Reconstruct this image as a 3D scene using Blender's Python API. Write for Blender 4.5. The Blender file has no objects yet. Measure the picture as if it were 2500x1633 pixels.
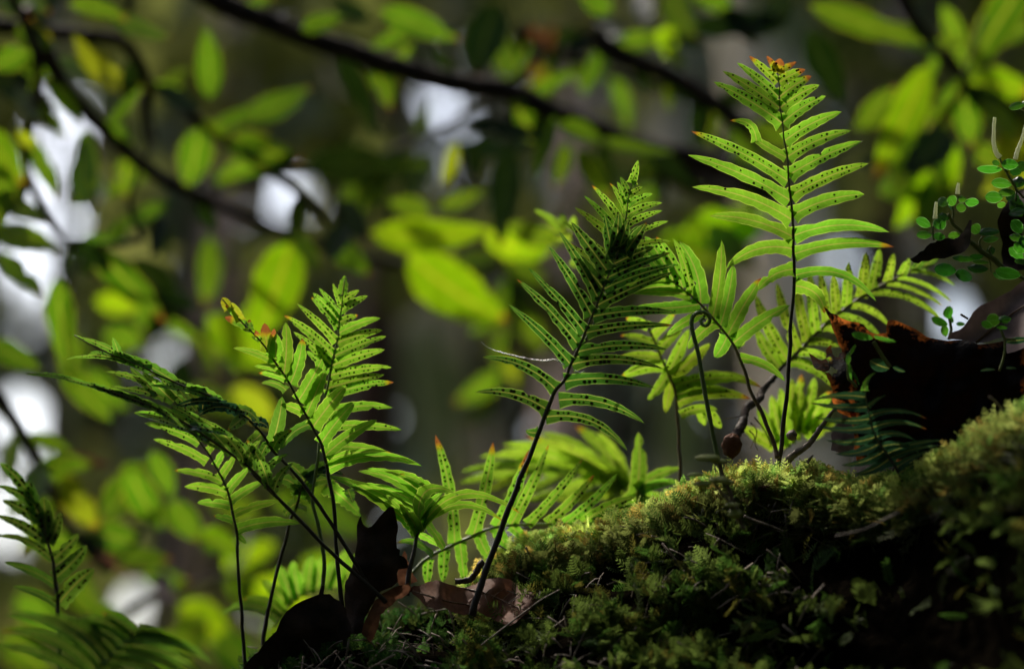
import bpy, math, random
import numpy as np
from mathutils import Vector, Matrix, noise
from mathutils.geometry import delaunay_2d_cdt

random.seed(7); rng = np.random.default_rng(7)
scene = bpy.context.scene
COL = scene.collection

# ------------------------------------------------------------------ camera
LENS = 105.0; K = 36.0 / LENS
PITCH = math.radians(12.0)
CAM = Vector((0, 0, 1.35))
FWD = Vector((0, math.cos(PITCH), math.sin(PITCH)))
RGT = Vector((1, 0, 0))
UPV = Vector((0, -math.sin(PITCH), math.cos(PITCH)))
FOCUS = 1.60
cam = bpy.data.cameras.new('camera'); cam.lens = LENS; cam.sensor_width = 36
cam.clip_start = 0.02; cam.clip_end = 2000
cam.dof.use_dof = True; cam.dof.focus_distance = FOCUS; cam.dof.aperture_fstop = 3.6
camo = bpy.data.objects.new('camera', cam); COL.objects.link(camo)
camo.location = CAM; camo.rotation_euler = (math.pi / 2 + PITCH, 0, 0)
scene.camera = camo

# ------------------------------------------------------------------ light
SUN = Vector((-0.34, 0.52, 0.78)).normalized()          # towards the sun
world = bpy.data.worlds.new('World'); scene.world = world; world.use_nodes = True
wn = world.node_tree; bg = wn.nodes['Background']
sky = wn.nodes.new('ShaderNodeTexSky'); sky.sky_type = 'NISHITA'; sky.sun_disc = False
sky.sun_elevation = math.asin(SUN.z); sky.sun_rotation = math.atan2(SUN.x, SUN.y)
sky.air_density = 1.0; sky.dust_density = 4.0; sky.ozone_density = 0.6
wn.links.new(sky.outputs[0], bg.inputs[0]); bg.inputs[1].default_value = 0.15
sun = bpy.data.lights.new('sun', 'SUN'); sun.energy = 2.45; sun.angle = math.radians(0.5); sun.color = (1.0, 0.95, 0.86)
suno = bpy.data.objects.new('sun', sun); COL.objects.link(suno)
suno.rotation_euler = SUN.to_track_quat('Z', 'Y').to_euler()
scene.view_settings.view_transform = 'Standard'; scene.view_settings.look = 'None'
scene.view_settings.exposure = 1.2; scene.view_settings.gamma = 1.0
scene.render.engine = 'CYCLES'
scene.cycles.use_denoising = True
try: scene.cycles.denoiser = 'OPENIMAGEDENOISE'
except Exception: pass
scene.cycles.max_bounces = 8; scene.cycles.diffuse_bounces = 3; scene.cycles.glossy_bounces = 2
scene.cycles.transmission_bounces = 6; scene.cycles.transparent_max_bounces = 6
scene.cycles.sample_clamp_indirect = 4.0

# ------------------------------------------------------------------ coordinates
def P(x, y, d=FOCUS):
    """photo point (2500 x 1633) at distance d along the view axis -> world"""
    return CAM + FWD * d + RGT * ((x - 1250) / 2500 * K * d) + UPV * ((816.5 - y) / 2500 * K * d)
def PX(d=FOCUS): return K * d / 2500
def Z(x0, y0, s): return lambda x, y: (x0 + x * s, y0 + y * s)
Z1 = Z(1600, 100, .3859); Z2 = Z(1100, 350, .3859); Z3 = Z(1500, 550, .4502); Z4 = Z(500, 640, .3859)
Z5 = Z(0, 780, .3859); Z6 = Z(0, 1080, .3557); Z7 = Z(560, 1150, .3361); Z8 = Z(1000, 950, .3537)
Z9 = Z(1900, 700, .3215); Z10 = Z(2200, 350, .3538); Z11 = Z(1200, 1100, .3428); ZD = Z(0, 0, 1.0504)

# ------------------------------------------------------------------ materials
class NT:
    def __init__(s, name):
        s.m = bpy.data.materials.new(name); s.m.use_nodes = True; s.t = s.m.node_tree; s.t.nodes.clear()
        s.out = s.n('ShaderNodeOutputMaterial')
    def n(s, t, **kw):
        nd = s.t.nodes.new(t)
        for k, v in kw.items(): setattr(nd, k, v)
        return nd
    def l(s, a, b): s.t.links.new(a, b)
    def math(s, op, a, b=None, clamp=False):
        nd = s.n('ShaderNodeMath', operation=op); nd.use_clamp = clamp
        for i, v in enumerate((a, b)):
            if v is None: continue
            if isinstance(v, (int, float)): nd.inputs[i].default_value = v
            else: s.l(v, nd.inputs[i])
        return nd.outputs[0]
    def mix(s, f, a, b):
        nd = s.n('ShaderNodeMix', data_type='RGBA')
        for i, v in ((0, f), (6, a), (7, b)):
            if isinstance(v, (int, float)): nd.inputs[i].default_value = v
            elif isinstance(v, tuple): nd.inputs[i].default_value = (*v, 1) if len(v) == 3 else v
            else: s.l(v, nd.inputs[i])
        return nd.outputs[2]
    def mrange(s, v, a, b, c=0.0, d=1.0):
        nd = s.n('ShaderNodeMapRange'); nd.inputs[1].default_value = a; nd.inputs[2].default_value = b
        nd.inputs[3].default_value = c; nd.inputs[4].default_value = d; s.l(v, nd.inputs[0]); return nd.outputs[0]
    def noise(s, scale, detail=3, vec=None):
        nd = s.n('ShaderNodeTexNoise'); nd.inputs['Scale'].default_value = scale; nd.inputs['Detail'].default_value = detail
        if vec is None: vec = s.n('ShaderNodeNewGeometry').outputs['Position']
        s.l(vec, nd.inputs['Vector']); return nd.outputs['Fac']
    def bump(s, h, strength=.3, dist=.001):
        nd = s.n('ShaderNodeBump'); nd.inputs['Strength'].default_value = strength; nd.inputs['Distance'].default_value = dist
        s.l(h, nd.inputs['Height']); return nd.outputs[0]

def leaf_mat(name, refl, trans, tfac=.5, rough=.45, spec=.35, rib=(.42, .42, .08), edge=(.5, .62, .12), vscale=220, var=.25, brown=(.16, .055, .012), ribw=.07, edge_amt=.6):
    """leaf: reflecting skin + light let through; midrib, side veins and a pale rim painted as backlight from the leaf's own uv"""
    T = NT(name)
    uv = T.n('ShaderNodeUVMap').outputs[0]
    sep = T.n('ShaderNodeSeparateXYZ'); T.l(uv, sep.inputs[0]); u, v = sep.outputs[0], sep.outputs[1]
    av = T.math('ABSOLUTE', T.math('SUBTRACT', T.math('MULTIPLY', v, 2.0), 1.0))
    ribm = T.mrange(av, ribw * .5, ribw * 1.6, 1, 0)
    edm = T.math('MULTIPLY', T.mrange(av, .86, .97), edge_amt)  # edge paled to paint the bright rim of a backlit leaf
    wob = T.noise(vscale * 1.2, 3)
    vein = T.math('SINE', T.math('ADD', T.math('SUBTRACT', T.math('MULTIPLY', u, vscale * 8), T.math('MULTIPLY', av, 5.0)), T.math('MULTIPLY', wob, 3.0)))
    veinm = T.mrange(vein, .55, 1.0, 0, .28)
    blot = T.mrange(T.noise(vscale * .35, 4), .35, .7, 1 - var, 1 + var * .35)
    att = T.n('ShaderNodeAttribute', attribute_name='brown').outputs['Fac']
    bn = T.math('ADD', att, T.math('MULTIPLY', T.math('SUBTRACT', T.noise(vscale * 1.6, 3), .5), T.math('MULTIPLY', att, 1.2)), clamp=True)
    oi = T.n('ShaderNodeObjectInfo').outputs['Random']
    hv = T.mrange(oi, 0, 1, -.05, .05); 
    def colour(base, ribc, edc, brn):
        c = T.mix(veinm, base, tuple(min(1, x * 1.45 + .01) for x in base))
        c = T.mix(ribm, c, ribc); c = T.mix(edm, c, edc)
        m = T.n('ShaderNodeMix', data_type='RGBA', blend_type='MULTIPLY'); m.inputs[0].default_value = 1
        T.l(c, m.inputs[6]); T.l(blot, m.inputs[7])
        hs = T.n('ShaderNodeHueSaturation'); T.l(T.math('ADD', hv, .5) if False else T.mrange(oi, 0, 1, .485, .51), hs.inputs['Hue'])
        T.l(T.mrange(oi, 0, 1, .85, 1.12), hs.inputs['Value']); T.l(m.outputs[2], hs.inputs['Color'])
        yel = T.mix(T.mrange(bn, .0, .35), hs.outputs[0], tuple(x for x in (base[1] * .95, base[1] * .72, .01)))
        return T.mix(T.mrange(bn, .35, .7), yel, brn)
    cr = colour(refl, tuple(x * .45 for x in rib), tuple(x * .45 for x in edge), brown)
    ct = colour(trans, rib, edge, tuple(min(1, x * 1.9) for x in brown))
    b = T.n('ShaderNodeBsdfPrincipled'); T.l(cr, b.inputs['Base Color'])
    b.inputs['Roughness'].default_value = rough; b.inputs['Specular IOR Level'].default_value = spec
    nb = T.bump(T.math('ADD', T.math('MULTIPLY', vein, .25), T.math('ADD', wob, T.math('MULTIPLY', ribm, 1.5))), .35, .0006)
    T.l(nb, b.inputs['Normal'])
    tr = T.n('ShaderNodeBsdfTranslucent'); T.l(ct, tr.inputs[0])
    ms = T.n('ShaderNodeMixShader'); ms.inputs[0].default_value = tfac
    T.l(b.outputs[0], ms.inputs[1]); T.l(tr.outputs[0], ms.inputs[2]); T.l(ms.outputs[0], T.out.inputs[0])
    return T.m

def plain_mat(name, c1, c2, scale=60, rough=.8, spec=.2, bump=.5, dist=.002, stretch=None, trans=0.0, moss=None):
    T = NT(name)
    vec = T.n('ShaderNodeNewGeometry').outputs['Position']
    if stretch:
        mp = T.n('ShaderNodeMapping'); mp.inputs['Scale'].default_value = stretch; T.l(vec, mp.inputs[0]); vec = mp.outputs[0]
    f = T.noise(scale, 6, vec); g = T.noise(scale * 5.3, 4, vec)
    c = T.mix(T.mrange(f, .35, .65), c1, c2)
    if moss: c = T.mix(T.mrange(T.noise(1.7, 4), .46, .60), c, moss)
    b = T.n('ShaderNodeBsdfPrincipled'); T.l(c, b.inputs['Base Color']); b.inputs['Roughness'].default_value = rough
    b.inputs['Specular IOR Level'].default_value = spec
    T.l(T.bump(T.math('ADD', f, T.math('MULTIPLY', g, .5)), bump, dist), b.inputs['Normal'])
    if trans:
        tr = T.n('ShaderNodeBsdfTranslucent'); T.l(T.mix(T.mrange(g, .4, .6), c1, c2), tr.inputs[0])
        ms = T.n('ShaderNodeMixShader'); ms.inputs[0].default_value = trans
        T.l(b.outputs[0], ms.inputs[1]); T.l(tr.outputs[0], ms.inputs[2]); T.l(ms.outputs[0], T.out.inputs[0])
    else: T.l(b.outputs[0], T.out.inputs[0])
    return T.m

M = {}
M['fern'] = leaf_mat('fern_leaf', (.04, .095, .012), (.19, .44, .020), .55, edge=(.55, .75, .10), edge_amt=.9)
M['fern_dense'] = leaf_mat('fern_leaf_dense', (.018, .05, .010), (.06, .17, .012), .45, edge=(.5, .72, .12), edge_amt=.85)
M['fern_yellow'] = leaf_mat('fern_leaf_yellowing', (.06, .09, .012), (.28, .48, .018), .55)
M['fern_shade'] = leaf_mat('fern_leaf_shaded', (.035, .085, .02), (.13, .30, .02), .5, rough=.36, spec=.6, edge=(.3, .5, .07))  # copy of the fern leaf with shade put into its colour
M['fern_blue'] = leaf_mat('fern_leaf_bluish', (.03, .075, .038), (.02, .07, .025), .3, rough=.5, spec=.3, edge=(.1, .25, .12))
M['lime'] = leaf_mat('sun_bright_leaf', (.06, .11, .008), (.24, .48, .003), .6, vscale=40, rib=(.5, .55, .02), edge=(.5, .6, .01))  # leaves with sun through them, brightness set in the colour
M['mid'] = leaf_mat('mid_lit_leaf', (.03, .07, .008), (.085, .20, .004), .5, vscale=40, rib=(.4, .45, .03), edge=(.45, .40, .02))  # tone between sunlit and shaded, set in the colour
M['dark'] = leaf_mat('shade_dark_leaf', (.012, .028, .006), (.010, .026, .002), .3, vscale=40, rib=(.05, .08, .01), edge=(.06, .09, .01), spec=.2)  # leaves standing in shade, darkness set in the colour
M['yellow'] = leaf_mat('yellowing_leaf', (.10, .10, .008), (.25, .33, .006), .55, vscale=40, rib=(.5, .5, .03), edge=(.5, .3, .02))
M['pep'] = leaf_mat('fleshy_round_leaf', (.025, .085, .01), (.06, .25, .010), .45, rough=.4, spec=.25, vscale=120, rib=(.12, .34, .06), edge=(.35, .65, .2), ribw=.03, edge_amt=.7)
M['pepdark'] = leaf_mat('fleshy_round_leaf_dark', (.012, .045, .008), (.02, .10, .006), .3, rough=.4, spec=.25, vscale=120, rib=(.03, .1, .02), edge=(.08, .25, .06), ribw=.03)
M['sorus'] = plain_mat('sorus', (.012, .008, .004), (.03, .02, .008), 900, .9)
M['bark'] = plain_mat('branch_bark', (.012, .007, .005), (.045, .028, .018), 90, .8, bump=.8, dist=.004)
M['twig'] = plain_mat('twig_bark', (.03, .02, .013), (.12, .085, .06), 400, .7, bump=.6, dist=.0006)
M['palewood'] = plain_mat('weathered_stick', (.22, .17, .13), (.10, .07, .05), 300, .75, bump=.6, dist=.0006)
M['spike'] = plain_mat('flower_spike', (.80, .82, .60), (.6, .64, .42), 2500, .6, bump=.8, dist=.0004, trans=.5)
M['pepstem'] = plain_mat('fleshy_stem', (.10, .15, .03), (.17, .16, .05), 500, .5, trans=.25)
M['dead'] = plain_mat('dead_leaf', (.24, .085, .022), (.05, .018, .008), 120, .6, spec=.3, bump=.6, dist=.0012, trans=.35)
M['deaddark'] = plain_mat('rotten_leaf', (.016, .010, .007), (.05, .027, .018), 90, .7, spec=.15, bump=.5, dist=.001)
M['deadbrown'] = plain_mat('dry_brown_leaf', (.17, .075, .04), (.09, .038, .022), 70, .75, spec=.12, bump=.5, dist=.0008, trans=.25)
M['deadgrey'] = plain_mat('dry_grey_leaf', (.20, .14, .13), (.10, .07, .065), 60, .75, spec=.15, bump=.4, dist=.0008, trans=.12)
M['deadvein'] = plain_mat('dry_leaf_vein', (.10, .055, .03), (.16, .09, .05), 300, .6)
M['humus'] = plain_mat('dark_humus', (.002, .0015, .001), (.005, .004, .0025), 160, 1.0, spec=0.0, bump=1, dist=.004)
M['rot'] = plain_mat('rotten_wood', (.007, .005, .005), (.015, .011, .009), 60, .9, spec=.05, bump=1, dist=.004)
M['pale'] = plain_mat('pale_seedling', (.42, .44, .16), (.28, .32, .08), 300, .5, trans=.4)
M['web'] = plain_mat('spider_silk', (.8, .8, .82), (.7, .7, .72), 100, .3)

def stipe_mat(name, dark, green):
    T = NT(name)
    a = T.n('ShaderNodeAttribute', attribute_name='along').outputs['Fac']
    n = T.noise(600, 3)
    c = T.mix(T.mrange(T.math('ADD', a, T.math('MULTIPLY', n, .3)), .35, 1.15), dark, green)
    b = T.n('ShaderNodeBsdfPrincipled'); T.l(c, b.inputs['Base Color']); b.inputs['Roughness'].default_value = .55
    T.l(T.bump(n, .5, .0004), b.inputs['Normal']); T.l(b.outputs[0], T.out.inputs[0]); return T.m
M['stipe'] = stipe_mat('fern_stalk', (.018, .008, .005), (.09, .085, .015))
M['stipe_brown'] = stipe_mat('fern_stalk_brown', (.07, .032, .012), (.20, .18, .03))
M['stipe_green'] = stipe_mat('fern_stalk_green', (.09, .13, .025), (.18, .28, .04))

T = NT('dew'); b = T.n('ShaderNodeBsdfPrincipled'); b.inputs['Roughness'].default_value = .03
b.inputs['Transmission Weight'].default_value = 1; b.inputs['IOR'].default_value = 1.33; T.l(b.outputs[0], T.out.inputs[0]); M['dew'] = T.m

def moss_mat():
    T = NT('moss')
    a = T.n('ShaderNodeAttribute', attribute_name='tint').outputs['Color']
    n = T.mrange(T.noise(900, 2), .3, .7, .7, 1.15)
    m = T.n('ShaderNodeMix', data_type='RGBA', blend_type='MULTIPLY'); m.inputs[0].default_value = 1
    T.l(a, m.inputs[6]); T.l(n, m.inputs[7])
    b = T.n('ShaderNodeBsdfPrincipled'); T.l(m.outputs[2], b.inputs['Base Color']); b.inputs['Roughness'].default_value = .6
    b.inputs['Specular IOR Level'].default_value = .25
    tr = T.n('ShaderNodeBsdfTranslucent'); T.l(m.outputs[2], tr.inputs[0])
    ms = T.n('ShaderNodeMixShader'); ms.inputs[0].default_value = .45
    T.l(b.outputs[0], ms.inputs[1]); T.l(tr.outputs[0], ms.inputs[2]); T.l(ms.outputs[0], T.out.inputs[0]); return T.m
M['moss'] = moss_mat()
def far_mat(name, c1, c2, t, scale=3):
    T = NT(name); n = T.noise(scale, 3)
    c = T.mix(T.mrange(n, .35, .65), c1, c2)
    d = T.n('ShaderNodeBsdfDiffuse'); T.l(c, d.inputs[0])
    tr = T.n('ShaderNodeBsdfTranslucent'); T.l(c, tr.inputs[0])
    ms = T.n('ShaderNodeMixShader'); ms.inputs[0].default_value = t
    T.l(d.outputs[0], ms.inputs[1]); T.l(tr.outputs[0], ms.inputs[2]); T.l(ms.outputs[0], T.out.inputs[0]); return T.m
M['far'] = far_mat('far_foliage', (.13, .15, .07), (.34, .35, .22), .5, 1.0)
M['crown'] = far_mat('crown_foliage', (.03, .055, .012), (.07, .10, .02), .3)

# ------------------------------------------------------------------ helpers
def prop(o, label=None, cat=None, group=None, kind=None):
    if label: o['label'] = label
    if cat: o['category'] = cat
    if group: o['group'] = group
    if kind: o['kind'] = kind
    return o
def obj(name, me, mats, parent=None):
    o = bpy.data.objects.new(name, me); COL.objects.link(o)
    for m in (mats if isinstance(mats, (list, tuple)) else [mats]): me.materials.append(M[m] if isinstance(m, str) else m)
    if parent is not None:
        o.parent = parent; o.matrix_parent_inverse = Matrix.Translation(parent.location).inverted()
    return o
def empty(name, loc, label, cat, group=None):
    o = bpy.data.objects.new(name, None); o.empty_display_size = .02; COL.objects.link(o); o.location = loc
    return prop(o, label, cat, group)
def np_mesh(name, v, f, smooth=False):
    """fast mesh from vertex array and (n,3) or (n,4) face array"""
    me = bpy.data.meshes.new(name); k = f.shape[1]
    me.vertices.add(len(v)); me.vertices.foreach_set('co', np.ascontiguousarray(v, np.float32).ravel())
    me.loops.add(f.size); me.loops.foreach_set('vertex_index', np.ascontiguousarray(f, np.int32).ravel())
    me.polygons.add(len(f)); me.polygons.foreach_set('loop_start', np.arange(0, f.size, k, dtype=np.int32))
    me.polygons.foreach_set('loop_total', np.full(len(f), k, np.int32))
    me.polygons.foreach_set('use_smooth', np.full(len(f), smooth)); me.update(calc_edges=True); me.validate(); return me
def catmull(pts, n):
    pts = [Vector(p) for p in pts]
    if len(pts) == 2: return [pts[0].lerp(pts[1], i / (n - 1)) for i in range(n)]
    q = [pts[0] * 2 - pts[1]] + pts + [pts[-1] * 2 - pts[-2]]
    out = []; m = len(pts) - 1
    for i in range(n):
        s = i / (n - 1) * m; k = min(int(s), m - 1); t = s - k; a, b, c, d = q[k:k + 4]
        out.append(.5 * ((2 * b) + (c - a) * t + (2 * a - 5 * b + 4 * c - d) * t * t + (3 * b - a - 3 * c + d) * t ** 3))
    return out
def tube_data(path, radii, sides=7, rough=0.0, V=None, F=None, A=None, a0=0, a1=1):
    V = [] if V is None else V; F = [] if F is None else F; A = [] if A is None else A
    base = len(V); n = len(path); nrm = None
    for i, p in enumerate(path):
        t = (path[min(i + 1, n - 1)] - path[max(i - 1, 0)]).normalized()
        if nrm is None:
            nrm = t.cross(Vector((0.3, 1, .2))).normalized()
        nrm = (nrm - t * nrm.dot(t)).normalized(); bn = t.cross(nrm)
        for k in range(sides):
            a = 2 * math.pi * k / sides; r = radii[i] * (1 + rough * (random.random() - .5))
            V.append(p + (nrm * math.cos(a) + bn * math.sin(a)) * r); A.append(a0 + (a1 - a0) * i / max(1, n - 1))
    for i in range(n - 1):
        for k in range(sides):
            a = base + i * sides + k; b = base + i * sides + (k + 1) % sides
            F.append((a, b, b + sides, a + sides))
    F.append(tuple(base + k for k in range(sides))[::-1]); F.append(tuple(base + (n - 1) * sides + k for k in range(sides)))
    return V, F, A
def mesh_of(name, V, F, A=None, attr='along'):
    me = bpy.data.meshes.new(name); me.from_pydata([tuple(v) for v in V], [], F)
    me.polygons.foreach_set('use_smooth', [True] * len(me.polygons))
    if A is not None:
        at = me.attributes.new(attr, 'FLOAT', 'POINT'); at.data.foreach_set('value', A)
    me.update(); return me
def tube(name, pts, r0, r1, mat, parent=None, n=None, sides=7, rough=.0):
    n = n or max(6, len(pts) * 4); path = catmull(pts, n)
    rad = [r0 + (r1 - r0) * i / (n - 1) for i in range(n)]
    V, F, A = tube_data(path, rad, sides, rough); return obj(name, mesh_of(name, V, F, A), mat, parent)

def blade(base, tip, hw, bend=0.0, nrm=None, fold=.25, droop=0.0, tip_pow=3.5, base_flare=.7, neck=.0, ripple=.06, n=14, brown=0.0,
          brown_all=0.0, sori=0.0, sori_r=.0007, sori_gap=.0037, twist=0.0, curl=0.0, shape='pinna', side_dir=None, ctrl=None):
    """one leaf or leaflet as a curved, folded, wavy sheet; sori are small domes on the side that faces n"""
    base = Vector(base); tip = Vector(tip); ax = tip - base; L = ax.length
    if nrm is None: nrm = -FWD
    nrm = (nrm - ax.normalized() * nrm.dot(ax.normalized())).normalized()
    sd = ax.normalized().cross(nrm).normalized()
    if sd.dot(UPV) < 0: up_s = -sd
    else: up_s = sd
    mid = (base + tip) / 2 + up_s * (bend * L) + nrm * (droop * L)
    path = []
    for i in range(n):
        t = i / (n - 1); c = mid * 2 - (base + tip) / 2
        path.append(base * (1 - t) ** 2 + c * 2 * t * (1 - t) + tip * t * t)
    notch = [(random.uniform(.25, .95), random.choice([-1, 1]), random.uniform(.02, .06), random.uniform(.3, .75)) for _ in range(random.choice([0, 0, 0, 0, 1, 1, 2]))] if shape in ('pinna', 'leaf') else []
    ph = random.random() * 6.3; fr = random.uniform(5, 9); ph2 = random.random() * 6.3
    V = []; UV = []; BR = []; rows = []
    vs = [-1, -.55, 0, .55, 1]; prof = []
    for i, p in enumerate(path):
        t = i / (n - 1)
        tg = (path[min(i + 1, n - 1)] - path[max(i - 1, 0)]).normalized()
        nn = (nrm - tg * nrm.dot(tg)).normalized(); s = tg.cross(nn).normalized()
        ang = twist * t + curl * t * t; q = Matrix.Rotation(ang, 3, tg); nn = q @ nn; s = q @ s
        if shape == 'pinna': w = max(0.0, 1 - t ** tip_pow) ** .6 * (1 + base_flare * math.exp(-t * 11)) * (1 - neck * math.exp(-((t - .12) / .1) ** 2)) * (.86 + .2 * math.sin(math.pi * min(1, t * 1.15)))
        elif shape == 'point': w = (1 - t) ** .75 * (1 + base_flare * math.exp(-t * 14)) 
        elif shape == 'oval': w = math.sin(math.pi * min(1, max(0, t)) ** .9) ** .62
        else: w = math.sin(math.pi * t ** .85) ** .8 * (1 - .25 * t)
        w *= hw; prof.append((p, s, nn, w, t))
        for v in vs:
            e = 1 + ripple * math.sin(fr * t * 6 + ph + (1.7 if v > 0 else 0)) * abs(v)
            for nt, ns_, nw, nd_ in notch:
                if ns_ * v > 0: e *= 1 - nd_ * math.exp(-((t - nt) / nw) ** 2) * abs(v)
            z = fold * w * (abs(v) ** 1.5) * (1 + .5 * math.sin(fr * 3 * t + ph2 + v)) + ripple * hw * .8 * math.sin(fr * 2.2 * t + ph2 + 2 * v) * abs(v)
            V.append(p + s * (v * w * e) + nn * z); UV.append((t * L, (v + 1) / 2))
            BR.append(max(brown_all, 0 if brown <= 0 else max(0.0, min(1.0, (t - (1 - brown)) / max(brown, .01) * 1.4))))
    m = len(vs); F = []; MI = []
    for i in range(n - 1):
        for k in range(m - 1):
            a = i * m + k; F.append((a, a + 1, a + m + 1, a + m)); MI.append(0)
    if sori > 0:
        sori *= random.uniform(.72, 1.0)
        cnt = int(L / sori_gap)
        for sg in (-1, 1):
            for j in range(cnt):
                t = .1 + .86 * (j + .5 + .7 * (random.random() - .5) + .25 * sg) / cnt
                if t > .95 or random.random() > sori: continue
                k = min(int(t * (n - 1)), n - 2); fr_ = t * (n - 1) - k
                p0, s0, n0, w0, _ = prof[k]; p1, s1, n1, w1, _ = prof[k + 1]
                p = p0.lerp(p1, fr_); s = s0.lerp(s1, fr_).normalized(); nn = n0.lerp(n1, fr_).normalized(); w = w0 + (w1 - w0) * fr_
                if w < sori_r * 1.4: continue
                c = p + s * (sg * w * (.5 + .08 * (random.random() - .5))) + nn * (fold * w * .38 + .00035)
                tg = s.cross(nn); r = min(sori_r, w * .3) * random.uniform(.55, 1.2); b0 = len(V)
                V.append(c + nn * r * .5); UV.append((0, .5)); BR.append(0)
                for q_ in range(7):
                    a = q_ / 7 * 6.283; V.append(c + (s * math.cos(a) + tg * math.sin(a) * 1.15) * r - nn * .0002); UV.append((0, .5)); BR.append(0)
                for q_ in range(7): F.append((b0, b0 + 1 + q_, b0 + 1 + (q_ + 1) % 7)); MI.append(1)
    me = bpy.data.meshes.new('leaflet'); me.from_pydata([tuple(v) for v in V], [], F)
    uvl = me.uv_layers.new(name='UVMap'); li = np.zeros(len(me.loops), np.int32); me.loops.foreach_get('vertex_index', li)
    uvl.data.foreach_set('uv', np.array(UV, np.float32)[li].ravel())
    at = me.attributes.new('brown', 'FLOAT', 'POINT'); at.data.foreach_set('value', BR)
    me.polygons.foreach_set('use_smooth', [True] * len(F)); me.polygons.foreach_set('material_index', MI); me.update()
    return me

def tilted(n0, ax, amt):
    q = Matrix.Rotation(random.uniform(-amt, amt), 3, ax.normalized()); return q @ n0

def frond(label, zf, rachis, depth, leaflets, hw, mat='fern', stipe_mat='stipe', r0=5.0, r1=1.2, group=None, tilt=.35, tip_depth=.0, sori=0, sori_r=3.2,
          sori_gap=17, fold=.22, tip_pow=3.5, shape='pinna', flare=.8, ripple=.06, name='fern_frond', spread=.006, wmul=1.0, nbase=None):
    """leaflets: (bx, by, tx, ty[, bend[, opts]]) in the zoom's pixels; depth: (at the foot, at the tip) in metres"""
    pts = [zf(*p) for p in rachis]; d0, d1 = depth
    px = PX((d0 + d1) / 2); W = [P(x, y, d0 + (d1 - d0) * i / (len(pts) - 1)) for i, (x, y) in enumerate(pts)]
    root = empty(name, W[0], label, 'fern frond', group)
    n = len(pts) * 5; path = catmull(W, n); flat = catmull([Vector((x, y, 0)) for x, y in pts], n)
    path = [p + (RGT * noise.noise(p * 90) + FWD * noise.noise(p * 70)) * px * 3.5 for p in path]
    rad = [(r0 + (r1 - r0) * (i / (n - 1)) ** .8) * px * .5 for i in range(n)]
    V, F, A = tube_data(path, rad, 7, .25); obj('stalk', mesh_of('stalk', V, F, A), stipe_mat, root)
    for q in leaflets:
        bx, by = zf(q[0], q[1]); tx, ty = zf(q[2], q[3]); bend = q[4] if len(q) > 4 and q[4] is not None else random.uniform(-.02, .05)
        o = dict(q[5]) if len(q) > 5 else {}
        k = min(range(n), key=lambda i: (flat[i].x - bx) ** 2 + (flat[i].y - by) ** 2)
        db = d0 + (d1 - d0) * k / (n - 1)
        dt = db + o.pop('dz', random.uniform(-spread, spread) + tip_depth)
        b = P(bx, by, db + .0004)
        if (flat[k] - Vector((bx, by, 0))).length < 14: b = b.lerp(path[k] + FWD * .0004, .75)
        t = P(tx, ty, dt); ax = t - b
        w = o.pop('w', hw) * px * random.uniform(.92, 1.08)
        mm = o.pop('mat', mat); tl = o.pop('tilt', None)
        nb = tilted(-FWD if nbase is None else nbase, ax, tilt)
        if tl is not None: nb = Matrix.Rotation(tl, 3, ax.normalized()) @ (-FWD)
        w *= wmul; a = dict(fold=fold, tip_pow=tip_pow, shape=shape, base_flare=flare, ripple=ripple, sori=sori, sori_r=sori_r * px, sori_gap=sori_gap * px,
                 droop=random.uniform(-.03, .03), twist=random.uniform(-.25, .25)); a.update(o)
        if 'brown' not in a and random.random() < .16: a['brown'] = random.uniform(.05, .13)
        a['ripple'] *= random.uniform(.7, 1.9)
        obj('leaflet', blade(b, t, w, bend, nb, **a), [mm, 'sorus'], root)
    return root

# ------------------------------------------------------------------ ground and far woods (large structure)
def build_ground():
    n = 70; xs = np.sign(np.linspace(-1, 1, n)) * np.abs(np.linspace(-1, 1, n)) ** 2.2 * 300
    X, Y = np.meshgrid(xs, xs, indexing='ij')
    Zg = .12 * np.sin(X * .7 + 1) * np.cos(Y * .5) - .05
    v = np.stack([X, Y, Zg], -1).reshape(-1, 3)
    I, J = np.meshgrid(np.arange(n - 1), np.arange(n - 1), indexing='ij'); a = (I * n + J).ravel()
    f = np.stack([a, a + n, a + n + 1, a + 1], -1)
    M['ground'] = plain_mat('forest_floor', (.035, .022, .012), (.05, .055, .02), 2.2, .95, bump=.6, dist=.02)
    prop(obj('forest_floor', np_mesh('forest_floor', v, f, True), 'ground'), 'brown leaf-littered forest floor below the mossy log', kind='structure')
build_ground()

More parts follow.
